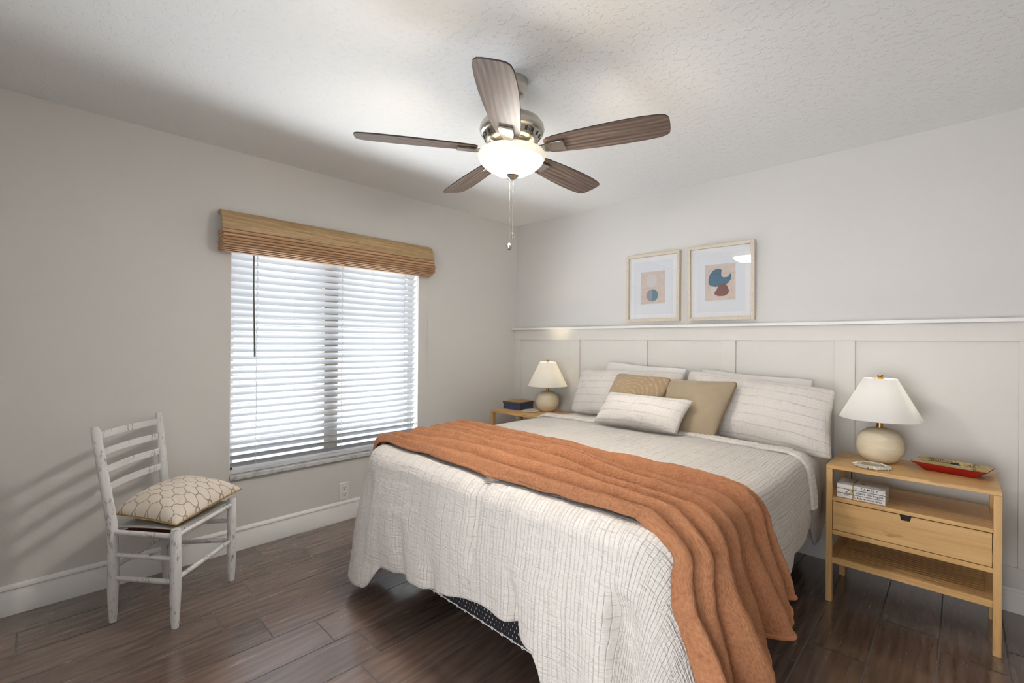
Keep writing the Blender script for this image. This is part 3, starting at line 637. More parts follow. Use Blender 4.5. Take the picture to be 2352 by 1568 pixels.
def slope(x, t_): return (x, bb+.001+(b-bb-.002)*t_, .0030+(hh-.001)*t_)
def frond(cx, ct, n, ln, wd=.0016, arc=(0, 2*pi)):
    s = MB()
    for k in range(n):
        aa = arc[0]+(arc[1]-arc[0])*k/n+random.uniform(-.15, .15); l_ = ln*random.uniform(.7, 1)
        p = [(cx, ct), (cx+l_*.6*cos(aa), ct+(l_*.6*sin(aa)+.003)*18), (cx+l_*cos(aa), ct+l_*sin(aa)*18)]
        nn = V((-sin(aa), cos(aa)))
        q = [p[0], (p[1][0]+nn.x*wd, p[1][1]+nn.y*wd*18), p[2], (p[1][0]-nn.x*wd, p[1][1]-nn.y*wd*18)]
        s.add([slope(x, max(.02, min(.98, y))) for x, y in q], [(0, 1, 2, 3)], 0, False)
    return s
for cx, ct, n, ln in ((.055, .5, 11, .030), (-.055, .62, 11, .034), (-.005, .6, 8, .024), (-.085, .45, 9, .022)):
    local(frond(cx, ct, n, ln), 'painted_palm', M['trayink'], scn)
s = MB().add([slope(-.022, .12), slope(.014, .12), slope(.014, .55), slope(-.022, .55)], [(0, 1, 2, 3)], 0, False).add([slope(-.028, .5), slope(.020, .5), slope(.010, .78), slope(-.016, .78)], [(0, 1, 2, 3)], 0, False)
local(s, 'painted_hut', M['trayhut'], scn)
# side brush strokes on the sloped ends
for sg in (-1, 1):
    s = MB()
    for k in range(16):
        y0 = -.06+.0078*k
        if random.random() < .75:
            s.add([(sg*(ba+.004), y0*.6, .0052), (sg*(a-.006), y0+random.uniform(-.012, .012), .0325), (sg*(a-.008), y0+.004, .0322)], [(0, 1, 2)], 0, False)
    local(s, 'painted_grass', M['traysand'], scn)

# ------------------------------------------------------------------ tied books
bk = thing('book_stack', 'three white books tied with twine on the nightstand shelf, FAMILY on the top spine', 'books', (2.828, -.455, .5265), R(-1.5))
def text(body, size, loc, parent, name, spacing=1):
    cu = bpy.data.curves.new(name, 'FONT'); cu.body = body; cu.size = size; cu.align_x = 'CENTER'; cu.align_y = 'CENTER'; cu.extrude = .0003; cu.space_character = spacing; cu.offset = .0002
    tmp = bpy.data.objects.new(name, cu); COL.objects.link(tmp)
    dg = bpy.context.evaluated_depsgraph_get(); me = bpy.data.meshes.new_from_object(tmp.evaluated_get(dg)); bpy.data.objects.remove(tmp)
    me.materials.clear(); me.materials.append(M['ink'])
    o = bpy.data.objects.new(name, me); COL.objects.link(o); o.parent = parent; o.location = loc; o.rotation_euler = (R(90), 0, 0); return o
bt = .0232; bw_, bd_ = .19, .13
for i, (tx, sz, sp) in enumerate((('& love never ends', .0125, 1.05), ('where life begins', .0145, 1.08), ('FAMILY', .0150, 1.5))):
    z = i*bt
    s = MB().box((-bw_/2, -bd_/2, z+.0005), (bw_/2, bd_/2, z+.003)).box((-bw_/2, -bd_/2, z+bt-.0035), (bw_/2, bd_/2, z+bt-.001)).box((-bw_/2, -bd_/2, z+.001), (bw_/2, -bd_/2+.004, z+bt-.001)).box((-bw_/2+.004, -bd_/2+.004, z+.003), (bw_/2-.0012, bd_/2-.003, z+bt-.0035), 1)
    b_ = local(s, 'book', [M['bookw'], M['pages']], bk, bevel=.0008)
    text(tx, sz, (.034, -bd_/2-.0004, z+bt/2), b_, 'spine_title', sp)
    if i == 2:
        for dx in (-.058, .058): local(MB().box((.034+dx-.009, -bd_/2-.0006, z+bt/2-.0006), (.034+dx+.009, -bd_/2, z+bt/2+.0006)), 'title_dash', M['ink'], b_)
        tp = text('&', .03, (.0, 0, z+bt-.0008), b_, 'cover_mark'); tp.rotation_euler = (0, 0, 0)
s = MB(); hz = 3*bt; x = -.03
s.tube([(x, -bd_/2-.002, 0.002), (x, -bd_/2-.002, hz), (x, -bd_/2+.004, hz+.001), (x, bd_/2, hz+.001), (x, bd_/2+.002, hz-.004), (x, bd_/2+.002, .002)], .0019, 8)
for k in range(2):
    sg = -1
    loop = [(x, -bd_/2-.004, hz*.62)]
    for q in range(1, 12): aa = q/12*2*pi; loop.append((x-.018*(1-cos(aa))*.8-.004*k, -bd_/2-.005-.002*k, hz*.62+(.016 if k else -.018)*sin(aa)*.6-.012*(1-cos(aa))))
    s.tube(loop+[(x, -bd_/2-.004, hz*.62)], .0010, 6)
s.tube([(x, -bd_/2-.004, hz*.62), (x+.004, -bd_/2-.006, hz*.3), (x+.012, -bd_/2-.008, .010)], .0010, 6)
local(s, 'twine', M['twine'], bk)
for dx, rr in ((.008, .0068), (.020, .0068), (.028, .006)):
    local(MB().lathe([(0, -rr), (rr*.7, -rr*.7), (rr, 0), (rr*.7, rr*.7), (0, rr)], (x+dx, -bd_/2-.009, rr), 16), 'bead', M['bead'], bk)

# ------------------------------------------------------------------ framed prints
def framed(label, x0, x1, z0, z1, art):
    r = thing('framed_print', label, 'picture', ((x0+x1)/2, 0, z0), 0, 'framed abstract prints above the panelling')
    cx, Wd, Ht = (x0+x1)/2, x1-x0, z1-z0; f = .022; D = .036
    def Lb(lo, hi, mi=0, s=None): return (s or MB()).box((lo[0], lo[1], lo[2]), (hi[0], hi[1], hi[2]), mi)
    s = MB(); s.box((-Wd/2, -D, 0), (-Wd/2+f, 0, Ht)).box((Wd/2-f, -D, 0), (Wd/2, 0, Ht)).box((-Wd/2+f, -D, 0), (Wd/2-f, 0, f)).box((-Wd/2+f, -D, Ht-f), (Wd/2-f, 0, Ht))
    local(s, 'frame', M['ash'], r, bevel=.0012)
    mt = local(MB().box((-Wd/2+f, -.016, f), (Wd/2-f, -.010, Ht-f)), 'mat', M['mat'], r)
    iw, ih = .32/2, .41/2; cz = Ht/2
    local(MB().box((-iw, -.0168, cz-ih), (iw, -.0158, cz+ih)), 'inner_mat', M['mat2'], mt)
    # dark bevel line on the left and top of the opening
    pw, ph = .10, .125
    pr = local(MB().box((-pw, -.0176, cz-ph), (pw, -.0166, cz+ph)), 'print', M['blush'], r)
    art(pr, cz)
    local(MB().box((-Wd/2+f, -.0235, f), (Wd/2-f, -.022, Ht-f)), 'glass', M['glass'], r)
    return r
FRM = lambda zc: ((0, -.0177, zc), (1, 0, 0), (0, 0, 1), (0, -1, 0))
def circ(cx, cz, rx, rz, n=36, a0=0, a1=2*pi, wob=0):
    return [(cx+rx*cos(a0+(a1-a0)*k/n)*(1+wob*sin(3*k*2*pi/n)), cz+rz*sin(a0+(a1-a0)*k/n)) for k in range(n+(0 if abs(a1-a0-2*pi) < 1e-6 else 1))]
def art1(p, cz):
    local(MB().prism(circ(-.008, .055, .044, .050), .0003, FRM(cz)), 'pale_circle', M['inkpale'], p)
    local(MB().prism(circ(-.004, -.06, .049, .047, a0=pi/2, a1=3*pi/2), .0005, FRM(cz)), 'half_circle', M['inkgrey'], p)
    local(MB().prism(circ(-.004, -.06, .049, .047, a0=-pi/2, a1=pi/2), .0005, FRM(cz)), 'half_circle', M['inkteal'], p)
def art2(p, cz):
    blob = [(-.012, .095), (.010, .084), (.006, .062), (.008, .042), (.022, .030), (.045, .030), (.058, .040), (.066, .054), (.074, .045), (.072, .020), (.055, -.006), (.040, -.016), (.012, -.012), (-.008, -.026), (-.03, -.030), (-.058, -.024), (-.076, -.008), (-.076, .028), (-.066, .060), (-.044, .084)]
    local(MB().prism(blob, .0003, FRM(cz)), 'blue_shape', M['inkblue'], p)
    local(MB().prism(circ(-.045, -.055, .018, .032), .0002, FRM(cz)), 'pale_circle', M['inkpale'], p)
    tri = [(.018, -.012), (.034, -.010), (.046, -.030), (.058, -.062), (.050, -.084), (.028, -.096), (-.012, -.096), (-.036, -.082), (-.036, -.068), (-.022, -.050), (-.010, -.026)]
    local(MB().prism(tri, .0006, FRM(cz)), 'brown_shape', M['inkrust'], p)
    local(MB().prism([(.018, -.012), (.034, -.010), (.040, -.018), (.012, -.024), (-.006, -.028), (.006, -.018)], .0009, FRM(cz)), 'overlap_shape', M['inkmix'], p)
    s = MB(); o = V((0, -.0182, cz))
    for poly in (blob,): s.tube([o+V((a_, 0, b_)) for a_, b_ in poly], .0008, 5, closed=True)
    s.tube([o+V((-.068, 0, .056)), o+V((.004, 0, .058))], .0007, 5); s.tube([o+V((.008, 0, .058)), o+V((.098, 0, .062))], .0004, 5)
    local(s, 'ink_line', M['inkline'], p)
    local(MB().tube([V((0, -.0186, cz))+V((a_, 0, b_)) for a_, b_ in tri], .0008, 5, closed=True), 'ink_line', M['inkrust'], p)
framed('smaller looking framed print with pale circle over a two tone blue circle', 1.248, 1.688, 1.455, 1.980, art1)
p2 = framed('framed print with blue crescent blob over a brown pear shape', 1.757, 2.199, 1.452, 1.978, art2)
p2.rotation_euler = (R(1.6), 0, R(2.4)); p2.location.y = -.011

# ------------------------------------------------------------------ bed
BCX = 1.755
bed = thing('bed', 'queen bed base and mattress under a white quilt, dark dotted box spring showing', 'bed', (BCX, -1.0, 0))
s = MB()
def wp(mb, name, mats, par, **k): return mb.build(name, mats, par, **k)
bed.matrix_world; bpy.context.view_layer.update()
wp(MB().box((1.0, -2.055, .145), (2.51, -.06, .40)), 'box_spring', M['ticking'], bed, bevel=.012)
s = MB(); rng = [(1.0+1.51*k/120, -2.0575-.001*sin(k), .153) for k in range(121)]
s.tube(rng, .0022, 6)
for k in range(0, 28): s.tube([(1.02+k*.055+.006*cos(q*pi/4), -2.0585, .153+.006*sin(q*pi/4)) for q in range(8)], .0012, 5, closed=True)
wp(s, 'trim_braid', M['cordw'], bed)
wp(MB().box((.99, -2.03, .40), (2.52, -.05, .655)), 'mattress', M['mattress'], bed, bevel=.05, seg=4)
s = MB().box((1.02, -1.98, .10), (1.06, -.08, .145)).box((2.45, -1.98, .10), (2.49, -.08, .145)).box((1.02, -1.02, .10), (2.49, -.98, .145)).box((1.02, -.10, .10), (2.49, -.06, .145)).box((1.02, -1.98, .10), (2.49, -1.94, .145))
wp(s, 'bed_frame', M['blackmetal'], bed, bevel=.003)
for x in (1.08, 2.43):
    for y in (-1.75, -1.0, -.25):
        wp(MB().lathe([(.0, 0), (.028, 0), (.03, .01), (.03, .04), (.018, .05), (.016, .10), (0, .101)], (x, y, 0), 20), 'leg', M['blackmetal'], bed)

# outline of the quilt's flat top, head-left -> foot-left -> foot-right -> head-right
XL, XR, YF, YH, CR, RS = .955, 2.555, -2.055, -.70, .10, .085
segL = (YH-YF-CR); arc = CR*pi/2; segF = XR-XL-2*CR
TOT = 2*segL+2*arc+segF
def outline(tl):
    if tl < segL: return V((XL, YH-tl)), V((-1, 0))
    tl -= segL
    if tl < arc: a = tl/CR; return V((XL+CR-CR*cos(a), YF+CR-CR*sin(a))), V((-cos(a), -sin(a)))
    tl -= arc
    if tl < segF: return V((XL+CR+tl, YF)), V((0, -1))
    tl -= segF
    if tl < arc: a = tl/CR; return V((XR-CR+CR*sin(a), YF+CR-CR*cos(a))), V((sin(a), -cos(a)))
    tl -= arc
    return V((XR, YF+CR+tl)), V((1, 0))
TFL, TFR = segL+arc, segL+arc+segF               # foot run
TUFT = [(1.25, -1.05), (1.75, -1.0), (2.27, -1.05), (1.28, -1.62), (1.80, -1.62), (2.3, -1.62), (1.83, -2.07), (1.2, -2.11)]
def ztop(x, y):
    z = .742 + .010*n3(x*3.1, y*3.1, 1) + .004*n3(x*9, y*9, 5)
    z += .012*(1-((x-BCX)/.8)**2)
    for tx, ty in TUFT: z -= .011*exp(-((x-tx)**2+(y-ty)**2)/.0022)
    return z
def hemz(tl):
    return interp(tl, [(0, .33), (segL*.5, .28), (segL-.15, .22), (segL+arc*.4, .075), (TFL+.03, .085), (TFL+.14, .205), (TFL+.45, .235), (TFL+.85, .300), (TFL+1.0, .300), (TFL+1.11, .27), (TFL+1.17, .16), (TFL+1.30, .07), (TFR+arc*.5, .04), (TFR+arc+.12, .12), (TFR+arc+.40, .33), (TFR+arc+.75, .335), (TOT-.15, .365), (TOT, .40)])
def quiltpt(tl, q, off=0.0):
    """q: distance past the top outline (0 = outline, >0 over the edge). returns point, and unfolded uv"""
    E, n = outline(tl); th = min(q/RS, pi/2)
    z0 = ztop(E.x, E.y)-.006
    out = RS*sin(th); dz = RS*(1-cos(th)); d = max(0, q-RS*pi/2)
    D = .52; r = d/D
    corner = max(exp(-((tl-(segL+arc/2))/.16)**2), exp(-((tl-(TFR+arc/2))/.20)**2))
    onfoot = sm(TFL-.05, TFL+.1, tl)*(1-sm(TFR-.1, TFR+.05, tl))
    fold = .030*n3(tl*3.4, r*.8, 2) + .016*n3(tl*8.5, r*1.2, 7)
    bul = .030*sin(pi*min(1, r*1.15))*(.6+.8*n3(tl*2.2, 3.3))
    o = out + fold*min(1, r*1.6) + bul + .03*r*(1-corner) + corner*(.055*r+.02*r*r)
    # gathers under the tuft on the foot face and the valleys seen near it
    for tc_, wd, dp, r0, r1 in ((TFL+.775, .020, .034, -.3, .40), (TFL+.99, .025, .045, .35, 1.2), (TFL+1.415, .028, .075, .12, 1.5), (TFL+.52, .03, .02, .5, 1.2), (TFL+.30, .04, .022, .3, 1.1), (TFL-.005, .03, .035, .0, .8), (TFR+arc+.62, .03, .02, .2, 1.0)):
        o -= dp*exp(-((tl-tc_-.05*(r-.4)*(1 if tc_ > TFL+.9 else 0))/wd)**2)*sm(r0, r0+.25, r)*(1-sm(r1-.15, r1+.15, r))
    o += .0035*n3(tl*22, d*26, 4)*min(1, r*4+.3)
    p = E + n*(o + off*sin(th))
    z = z0 - dz - d*(.985) + off*cos(th)
    return V((p.x, p.y, z)), (E.x+n.x*q, E.y+n.y*q)
def qhem(tl):
    E, n = outline(tl); z0 = ztop(E.x, E.y)-.006
    return RS*pi/2 + (z0-RS-hemz(tl))/.985
NT_, K1, K2, K3 = 420, 46, 9, 46
def qf(i, j):
    tl = TOT*i/(NT_-1)*.99999; E, n = outline(tl)
    if j < K1:
        S = V((BCX, max(min(E.y, YH), YF+.85))); a = j/K1; a = 1-(1-a)**1.25
        p = S.lerp(E, a); sh = sm(.82, 1, a)
        return (V((p.x, p.y, ztop(p.x, p.y)-.006*sh)), (p.x, p.y))
    if j < K1+K2: q = RS*pi/2*(j-K1)/K2
    else: q = RS*pi/2 + (qhem(tl)-RS*pi/2)*(j-K1-K2)/K3
    return quiltpt(tl, q)
qm = MB(); qm.grid(NT_, K1+K2+K3+1, qf, uvname='U', flip=True)
quilt = qm.build('quilt', M['quilt'], weld=.0004, sharp=0, solid=.014, soloff=-1)
tag(quilt, 'white crinkled seersucker quilt covering the bed', 'quilt')
# padded hem band along the head end of the quilt
hb = MB()
def bandpath(k, N=150):
    a = k/(N-1)
    Lh = .30; Ltop = XR-XL
    s_ = a*(Ltop+2*Lh)-Lh
    if s_ < 0: p, _ = quiltpt(0.0, -s_+.0); return p
    if s_ > Ltop: p, _ = quiltpt(TOT*.99999, s_-Ltop); return p
    return V((XL+s_, YH, ztop(XL+s_, YH)))
NB = 300
def hbf(i, j):
    p = bandpath(j, NB); q = bandpath(min(j+1, NB-1), NB); o_ = bandpath(max(j-1, 0), NB); tg = (q-o_).normalized()
    nrm = V((0, 1, 0)); up_ = nrm.cross(tg); up_ = up_ if up_.z > -.2 or True else -up_
    if abs(tg.x) > .5 and up_.z < 0: up_ = -up_
    if abs(tg.x) <= .5:
        up_ = V((1 if p.x > BCX else -1, 0, 0))*abs(tg.z)+V((0, 0, 1))*abs(tg.x); up_.normalize()
    a = 2*pi*i/14; wb = .0018*sin(j*1.9)+.002*n3(j*.35, i*.2)
    return (p + V((0, 1, 0))*(.052*cos(a)+.040) + up_*((.014+wb)*sin(a)+.004), (cos(a)*.05, j*.012))
hb.grid(14, NB, hbf, closeu=True, uvname='U', flip=True)
hbo = hb.build('hem_band', M['sham'], sharp=0); hbo.parent = quilt

# smooth sheet at the head end
YS1, YS0 = -.06, -.69
def shf(i, j):
    N, Mx = 90, 30
    y = YS0+(YS1-YS0)*j/(Mx-1); a = i/(N-1)
    xl, xr, rs = .965, 2.535, .10
    dropR = .44*(sm(-.72, -.35, y)*.75+.25)*(1-.55*sm(-.30, -.08, y)); dropL = .35
    tot = dropL+rs*pi/2+(xr-xl)+rs*pi/2+dropR; s_ = a*tot
    z0 = .722+.010*n3(y*3, s_*3, 9)
    wv_ = .016*n3(y*7, 2.2)*1
    if s_ < dropL: return V((xl-rs-wv_, y, z0-rs-(dropL-s_)))
    s_ -= dropL
    if s_ < rs*pi/2: t_ = pi/2-s_/rs; return V((xl-rs*sin(t_)-wv_*sin(t_), y, z0-rs+rs*cos(t_)))
    s_ -= rs*pi/2
    if s_ < xr-xl: return V((xl+s_, y, z0+.006*n3(s_*4, y*4)))
    s_ -= xr-xl
    if s_ < rs*pi/2: t_ = s_/rs; return V((xr+rs*sin(t_)+wv_*sin(t_), y, z0-rs+rs*cos(t_)))
    s_ -= rs*pi/2; r = s_/max(.01, dropR)
    return V((xr+rs+wv_-.028*r*r+.012*sin(r*3), y+.03*r, z0-rs-s_))
tag(MB().grid(90, 30, shf).build('bed_sheet', M['sheet'], sharp=0, solid=.010, soloff=-1), 'smooth pale top sheet showing between the pillows and the quilt', 'sheet')

# plush throw laid across
TB0, TB1 = TFR+.01, TFR+arc+.43                # where its front and back edges cross the right edge of the quilt
NWB, NSB = 150, 230
def throwpt(i, j):
    w_ = i/(NWB-1); s_ = j/(NSB-1)
    tl = TB0+(TB1-TB0)*w_; E, n = outline(tl)
    LT = E.x-.96; LL = .20; qe = interp(w_, [(0, .53), (.22, .53), (.34, .46), (.5, .455), (.62, .40), (.78, .39), (.86, .355), (1, .355)])
    d = s_*(LL+LT+qe)-LL
    # fold pattern, ridges run along the strip and wander
    ph = w_ + .035*sin(3.1*d+1.3+4*w_)+.020*sin(6.3*d+w_*9) + .025*n3(d*1.6, w_*2.2, 3)
    fan = 1+.12*sm(LT*.7, LT+.3, d)
    rg = abs(sin(pi*6.0*ph*fan+.35)); amp = .056*(.70+.5*n3(w_*5.0, d*1.4, 8))
    if d > LT: amp *= 1.25
    hgt = .010 + amp*rg**.95 + .010*abs(sin(pi*13*ph+d*1.2))*max(0, n3(w_*3, d*1.1, 12)+.35)
    edge = min(w_, 1-w_); hgt = .006+(hgt-.006)*sm(0, .045, edge)+.004*exp(-((edge-.03)/.025)**2)
    hgt += .0018*n3(w_*40, d*30, 1)
    yl = -2.035+.60*w_
    if d < 0:
        q = -d; th = min(q/RS, pi/2); dd = max(0, q-RS*pi/2)
        x = .96-(RS+hgt)*sin(th)-.02*dd; z = ztop(.96, yl)-RS*(1-cos(th))-dd+hgt*cos(th)
        return V((x, yl+.02*sin(dd*9), z)), (w_*.75, d)
    if d <= LT:
        a = d/LT; bl_ = a*a*(3-2*a); x = .96+d; y = yl+(E.y-yl)*bl_
        y += .035*sin(pi*a)*(1-w_*2)*-1*.6
        if i > 0: y += .012*n3(d*2.5, w_*1.5, 6)
        return V((x, y, ztop(x, max(min(y, YH), YF))+hgt+.003)), (w_*.75, d)
    q = d-LT
    pl = 1+.5*sm(.1, .5, q)
    # falls straight over the right-hand side, clear of the quilt's corner
    th = min(q/RS, pi/2); dd = max(0, q-RS*pi/2); yc = YF+CR; xc = XR-CR
    y = E.y + sm(0, .25, q)*((w_-.5)*.07-.020)
    z = ztop(min(E.x, XR), max(E.y, YF))-.006-RS*(1-cos(th))-dd*.985
    hz = hgt*pl*.9+.006
    if y < yc:
        r0 = CR+RS*sin(th)+.06+dd*.2; tq = TFR+arc-CR*math.asin(min(.98, (yc-y)/r0))
        pq, _ = quiltpt(tq, q); r_ = (V((pq.x-xc, pq.y-yc, 0))).length
        x = xc+sqrt(max(.0001, r_*r_-(y-yc)**2)) if q > .0 else E.x
        x = E.x+(x-E.x)*sm(0, .12, q)
    else:
        pq, _ = quiltpt(tl, q); x = pq.x
    nx = sin(th)
    x += hz*nx+sm(.1, .5, q)*.03*(1+sin(pi*6.2*ph))
    return V((x, y, z+hz*cos(th))), (w_*.75, d)
th_ = MB(); th_.grid(NWB, NSB, lambda i, j: throwpt(i, j), uvname='U')
thr = th_.build('throw_blanket', M['throw'], sharp=0, solid=.009, soloff=0); tag(thr, 'terracotta plush throw draped across the foot of the bed', 'blanket')
hm = MB()
pts = [throwpt(i, NSB-1)[0] for i in range(NWB)]; pts2 = [throwpt(i, NSB-9)[0] for i in range(NWB)]
hm.tube([p+V((.002, 0, .002)) for p in pts], .0085, 8); ho = hm.build('rolled_hem', M['throw'], sharp=0); ho.parent = thr

# ------------------------------------------------------------------ pillows
def pillow(name, label, cat, c, thick, mat, n=46, pinch=.05, stripes=None, piping=None, flange=0, seed=0, wr=.006, group=None, backmat=None, power=.5, sag=0, pr=.004, uvs=1, back=.6, rnd=.03):
    bl_, br_, tr_, tl_ = [V(p) for p in c]
    U = ((br_-bl_)+(tr_-tl_)).normalized(); Vv = ((tl_-bl_)+(tr_-br_)).normalized(); N_ = U.cross(Vv).normalized()
    wd = ((br_-bl_).length+(tr_-tl_).length)/2; ht = ((tl_-bl_).length+(tr_-br_).length)/2
    def base(u, v):
        x = u*(1-pinch*(1-v*v)); y = v*(1-pinch*(1-u*u)*wd/ht*.8)
        cr_ = rnd*abs(u)**7*abs(v)**7; x *= 1-cr_; y *= 1-cr_*wd/ht
        a, b = (x+1)/2, (y+1)/2
        return bl_*(1-a)*(1-b)+br_*a*(1-b)+tr_*a*b+tl_*(1-a)*b
    def hgt(u, v):
        f = 1-flange
        uu, vv = min(1, abs(u)/f), min(1, abs(v)/f)
        h = (max(0, (1-uu**2.2))*max(0, (1-vv**2.2)))**power
        return h*(1+sag*(-v)*.5)
    s = MB()
    def P(side):
        def f(i, j):
            u = sin(pi/2*(-1+2*i/(n-1))); v = sin(pi/2*(-1+2*j/(n-1)))
            u = .6*u+.4*(-1+2*i/(n-1)); v = .6*v+.4*(-1+2*j/(n-1))
            ed = (1-u**8)*(1-v**8)
            h = hgt(u, v)*thick/2*(1 if side > 0 else back) + (.0015 if flange else 0)
            h += wr*ed*(n3(u*2.5+seed, v*2.5, seed)+.6*n3(u*7+seed, v*5, seed*2.+1))*min(1, hgt(u, v)*2)
            rad = 1 - min(1, max(abs(u), abs(v)))
            h += wr*.8*ed*sin(10*math.atan2(v, u)+seed)*sm(.5, 1.2, u*u+v*v)*(1 if rad > .01 else 0)
            p = base(u, v)+N_*h*side
            if flange and max(abs(u), abs(v)) > 1-flange*1.2: p += N_*.008*sin(9*(u+v)+seed)
            uv = (v*ht/2, u*wd/2) if stripes else (u*wd/2, v*ht/2)
            return p, (uv[0]*uvs+seed*.37, uv[1]*uvs+seed*.21) if stripes else uv
        return f
    s.grid(n, n, P(1), 0, uvname='U'); s.grid(n, n, P(-1), 1 if backmat else 0, uvname='U', flip=True)
    o = s.build(name, [mat, backmat] if backmat else mat, sharp=0, weld=.0008 if not flange else 0, solid=0)
    tag(o, label, cat, group)
    if piping:
        path = []
        m_ = 36
        for k in range(m_): path.append(base(-1+2*k/m_, -1))
        for k in range(m_): path.append(base(1, -1+2*k/m_))
        for k in range(m_): path.append(base(1-2*k/m_, 1))
        for k in range(m_): path.append(base(-1, 1-2*k/m_))
        pp = MB().tube(path, pr, 8, closed=True).build('piping', piping, sharp=0); pp.parent = o
    return o
pillow('bed_pillow', 'plain white pillow standing behind the left striped sham', 'pillow', [(1.03, -.20, .76), (1.76, -.20, .76), (1.78, -.085, 1.112), (1.12, -.085, 1.142)], .10, M['whitepil'], seed=1, pinch=.05)
pillow('bed_pillow', 'plain white pillow standing behind the right striped sham', 'pillow', [(1.85, -.20, .76), (2.56, -.20, .76), (2.55, -.085, 1.082), (1.87, -.085, 1.117)], .10, M['whitepil'], seed=2, pinch=.05)
pillow('pillow_sham', 'white striped sham pillow nearest the corner lamp', 'pillow', [(.945, -.36, .735), (1.78, -.42, .74), (1.82, -.205, 1.095), (.955, -.225, 1.075)], .20, M['sham'], stripes=1, seed=3, pinch=.035, wr=.009, group='striped pillow shams')
pillow('pillow_sham', 'white striped sham pillow beside the dim lamp, corner over the nightstand', 'pillow', [(1.86, -.50, .735), (2.705, -.46, .685), (2.69, -.28, 1.045), (1.85, -.24, 1.11)], .23, M['sham'], stripes=1, seed=4, pinch=.045, wr=.010, group='striped pillow shams')
pillow('throw_cushion', 'tan cushion with pale medallion embroidery and dark piping', 'cushion', [(1.38, -.66, .755), (1.82, -.69, .75), (1.84, -.47, 1.065), (1.44, -.47, 1.075)], .14, M['tanemb'], seed=5, pinch=.05, piping=M['tanpipe'], rnd=.055, group='tan square cushions')
pillow('throw_cushion', 'plain tan cushion with dark piping leaning on the right sham', 'cushion', [(1.83, -.68, .75), (2.18, -.66, .75), (2.245, -.46, 1.065), (1.82, -.47, 1.055)], .14, M['tan'], seed=6, pinch=.05, piping=M['tanpipe'], rnd=.055, group='tan square cushions')
pillow('lumbar_pillow', 'small white striped lumbar pillow in front of the tan cushions', 'pillow', [(1.455, -.795, .768), (2.025, -.795, .768), (2.08, -.685, .963), (1.505, -.675, .968)], .19, M['sham'], back=.3, stripes=1, seed=7, pinch=.055, wr=.006)

# ------------------------------------------------------------------ chair
ch = thing('ladderback_chair', 'worn white painted ladder back chair beside the window', 'chair', (.39, -2.85, 0))
bpy.context.view_layer.update()
BLb, BRb, FLb, FRb = V((.405, -3.078, 0)), V((.123, -2.838, 0)), V((.660, -2.888, 0)), V((.374, -2.593, 0))
BLt, BRt = V((.338, -3.140, .885)), V((.055, -2.866, .893))
def C(mb, name, mat=M['chair'], **k): return mb.build(name, mat, ch, **k)
def post(b, t_, bend=.44):
    mid = V((b.x*.93+t_.x*.07, b.y*.93+t_.y*.07, bend))
    pts = [b, b+V((0, 0, .05)), b+V((0, 0, .16)), b+V((0, 0, .30)), mid, mid.lerp(t_, .5), mid.lerp(t_, .96), t_]
    return MB().tube(pts, [.0135, .0175, .0215, .021, .020, .0195, .018, .012], 18)
C(post(BLb, BLt), 'back_post'); C(post(BRb, BRt), 'back_post')
for b in (FLb, FRb): C(MB().tube([b, b+V((0, 0, .05)), b+V((0, 0, .17)), b+V((0, 0, .30)), b+V((0, 0, .43)), b+V((0, 0, .442))], [.014, .018, .0225, .022, .0205, .016], 18), 'front_leg')
def along(b, t_, z, bend=.44):
    mid = V((b.x*.93+t_.x*.07, b.y*.93+t_.y*.07, bend))
    if z < .3: return V((b.x, b.y, z))
    if z < bend: return V((b.x, b.y, .3)).lerp(mid, (z-.3)/(bend-.3))
    return mid.lerp(t_, (z-bend)/(t_.z-bend))
bd_ = ((BLb-FLb)+(BRb-FRb)); bd_.z = 0; bd_.normalize()
for z in (.605, .685, .765, .842):
    a, b = along(BLb, BLt, z), along(BRb, BRt, z+.004); N = 14
    s = MB(); hw = .016; tk = .006
    def f(i, j):
        k = j/(N-1); p = a.lerp(b, k)+bd_*(.022*sin(pi*k)); q = [(-tk/2, -hw), (tk/2, -hw), (tk/2, hw), (-tk/2, hw)][i]
        return p+bd_*q[0]+V((0, 0, q[1]))
    s.grid(4, N, f, closeu=True); C(s, 'back_slat', bevel=.0015)
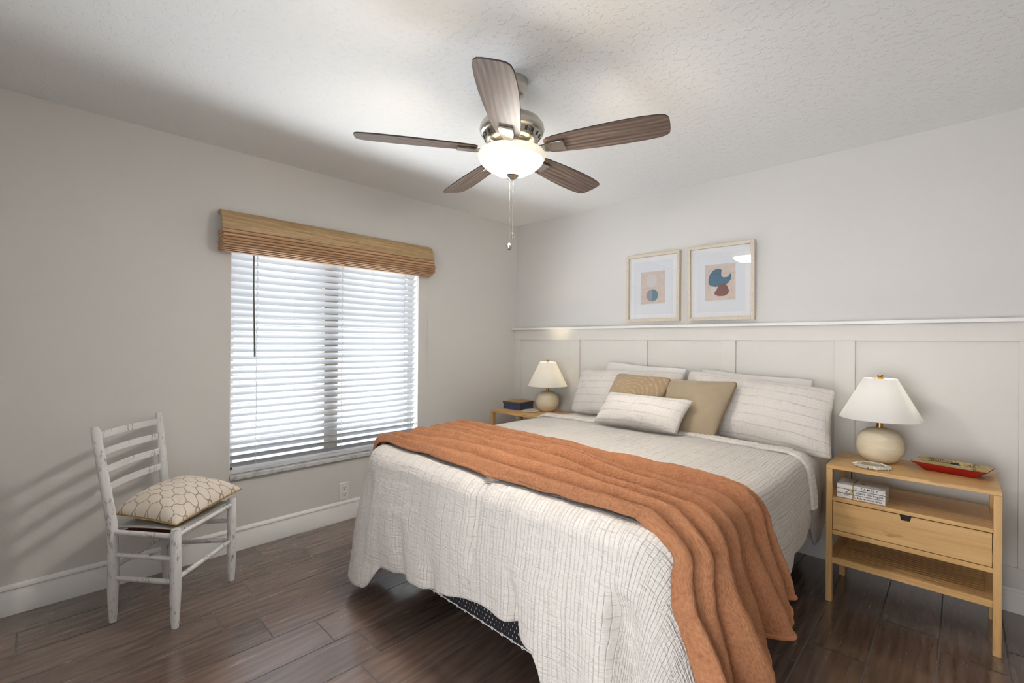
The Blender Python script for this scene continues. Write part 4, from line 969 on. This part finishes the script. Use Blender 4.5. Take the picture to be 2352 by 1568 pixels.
def rung(p, q, r=.0105, bow=0): C(MB().tube([p.lerp(q, k/8)+V((0, 0, bow*sin(pi*k/8))) for k in range(9)], [r*.8]+[r*(1+.12*sin(pi*k/8)) for k in range(1, 8)]+[r*.8], 12), 'rung')
at = lambda b, z: V((b.x, b.y, z))
for z in (.200, .305): rung(at(BLb, z), at(FLb, z+.003)); rung(at(BRb, z), at(FRb, z+.015))
rung(at(FLb, .215), at(FRb, .215)); rung(at(BLb, .245), at(BRb, .245))
def rail(p, q): C(MB().tube([p, q], .011, 12), 'seat_rail')
for p, q in ((BLb, FLb), (BRb, FRb), (FLb, FRb), (BLb, BRb)): rail(at(p, .408), at(q, .408))
# woven splint seat: strips from back rail to front rail, dipping in the middle
BLs, BRs, FLs, FRs = (at(BLb, .425), at(BRb, .425), at(FLb, .430), at(FRb, .430))
strips = 15
seat = MB()
for k in range(strips):
    a0, a1 = (k+.12)/strips, (k+.86)/strips; N = 12
    def f(i, j):
        e = j/(N-1); A = (a0, a1)[i]; A = .03+.94*A
        p = FLs.lerp(FRs, A).lerp(BLs.lerp(BRs, A), .02+.96*e); return p+V((0, 0, -.016*sin(pi*A)+.006*sin(pi*e)))
    def f2(i, j): return f(i, j)-V((0, 0, .003))
    seat.grid(2, N, f, flip=True); seat.grid(2, N, f2)
    p0 = f(0, 0); p1 = f(1, 0)
    seat.add([p0, p1, p1-V((0, 0, .03)), p0-V((0, 0, .03))], [(0, 1, 2, 3)])
C(seat, 'woven_seat', M['splint'], sharp=30)
C(MB().add([at(p, .402) for p in (FLb.lerp(BLb, .08), FRb.lerp(BRb, .08), BRb.lerp(FRb, .08), BLb.lerp(FLb, .08))], [(0, 1, 2, 3)]), 'seat_underside', M['redwood'])
pillow('lattice_cushion', 'cream cushion with brown lattice pattern lying on the white chair', 'cushion', [(.630, -2.882, .446), (.388, -2.548, .484), (.105, -2.79, .512), (.325, -3.078, .470)], .21, M['lattice'], seed=9, pinch=.07, piping=M['gold'], rnd=.01, backmat=M['creamcloth'], pr=.003, wr=.008, back=.42)
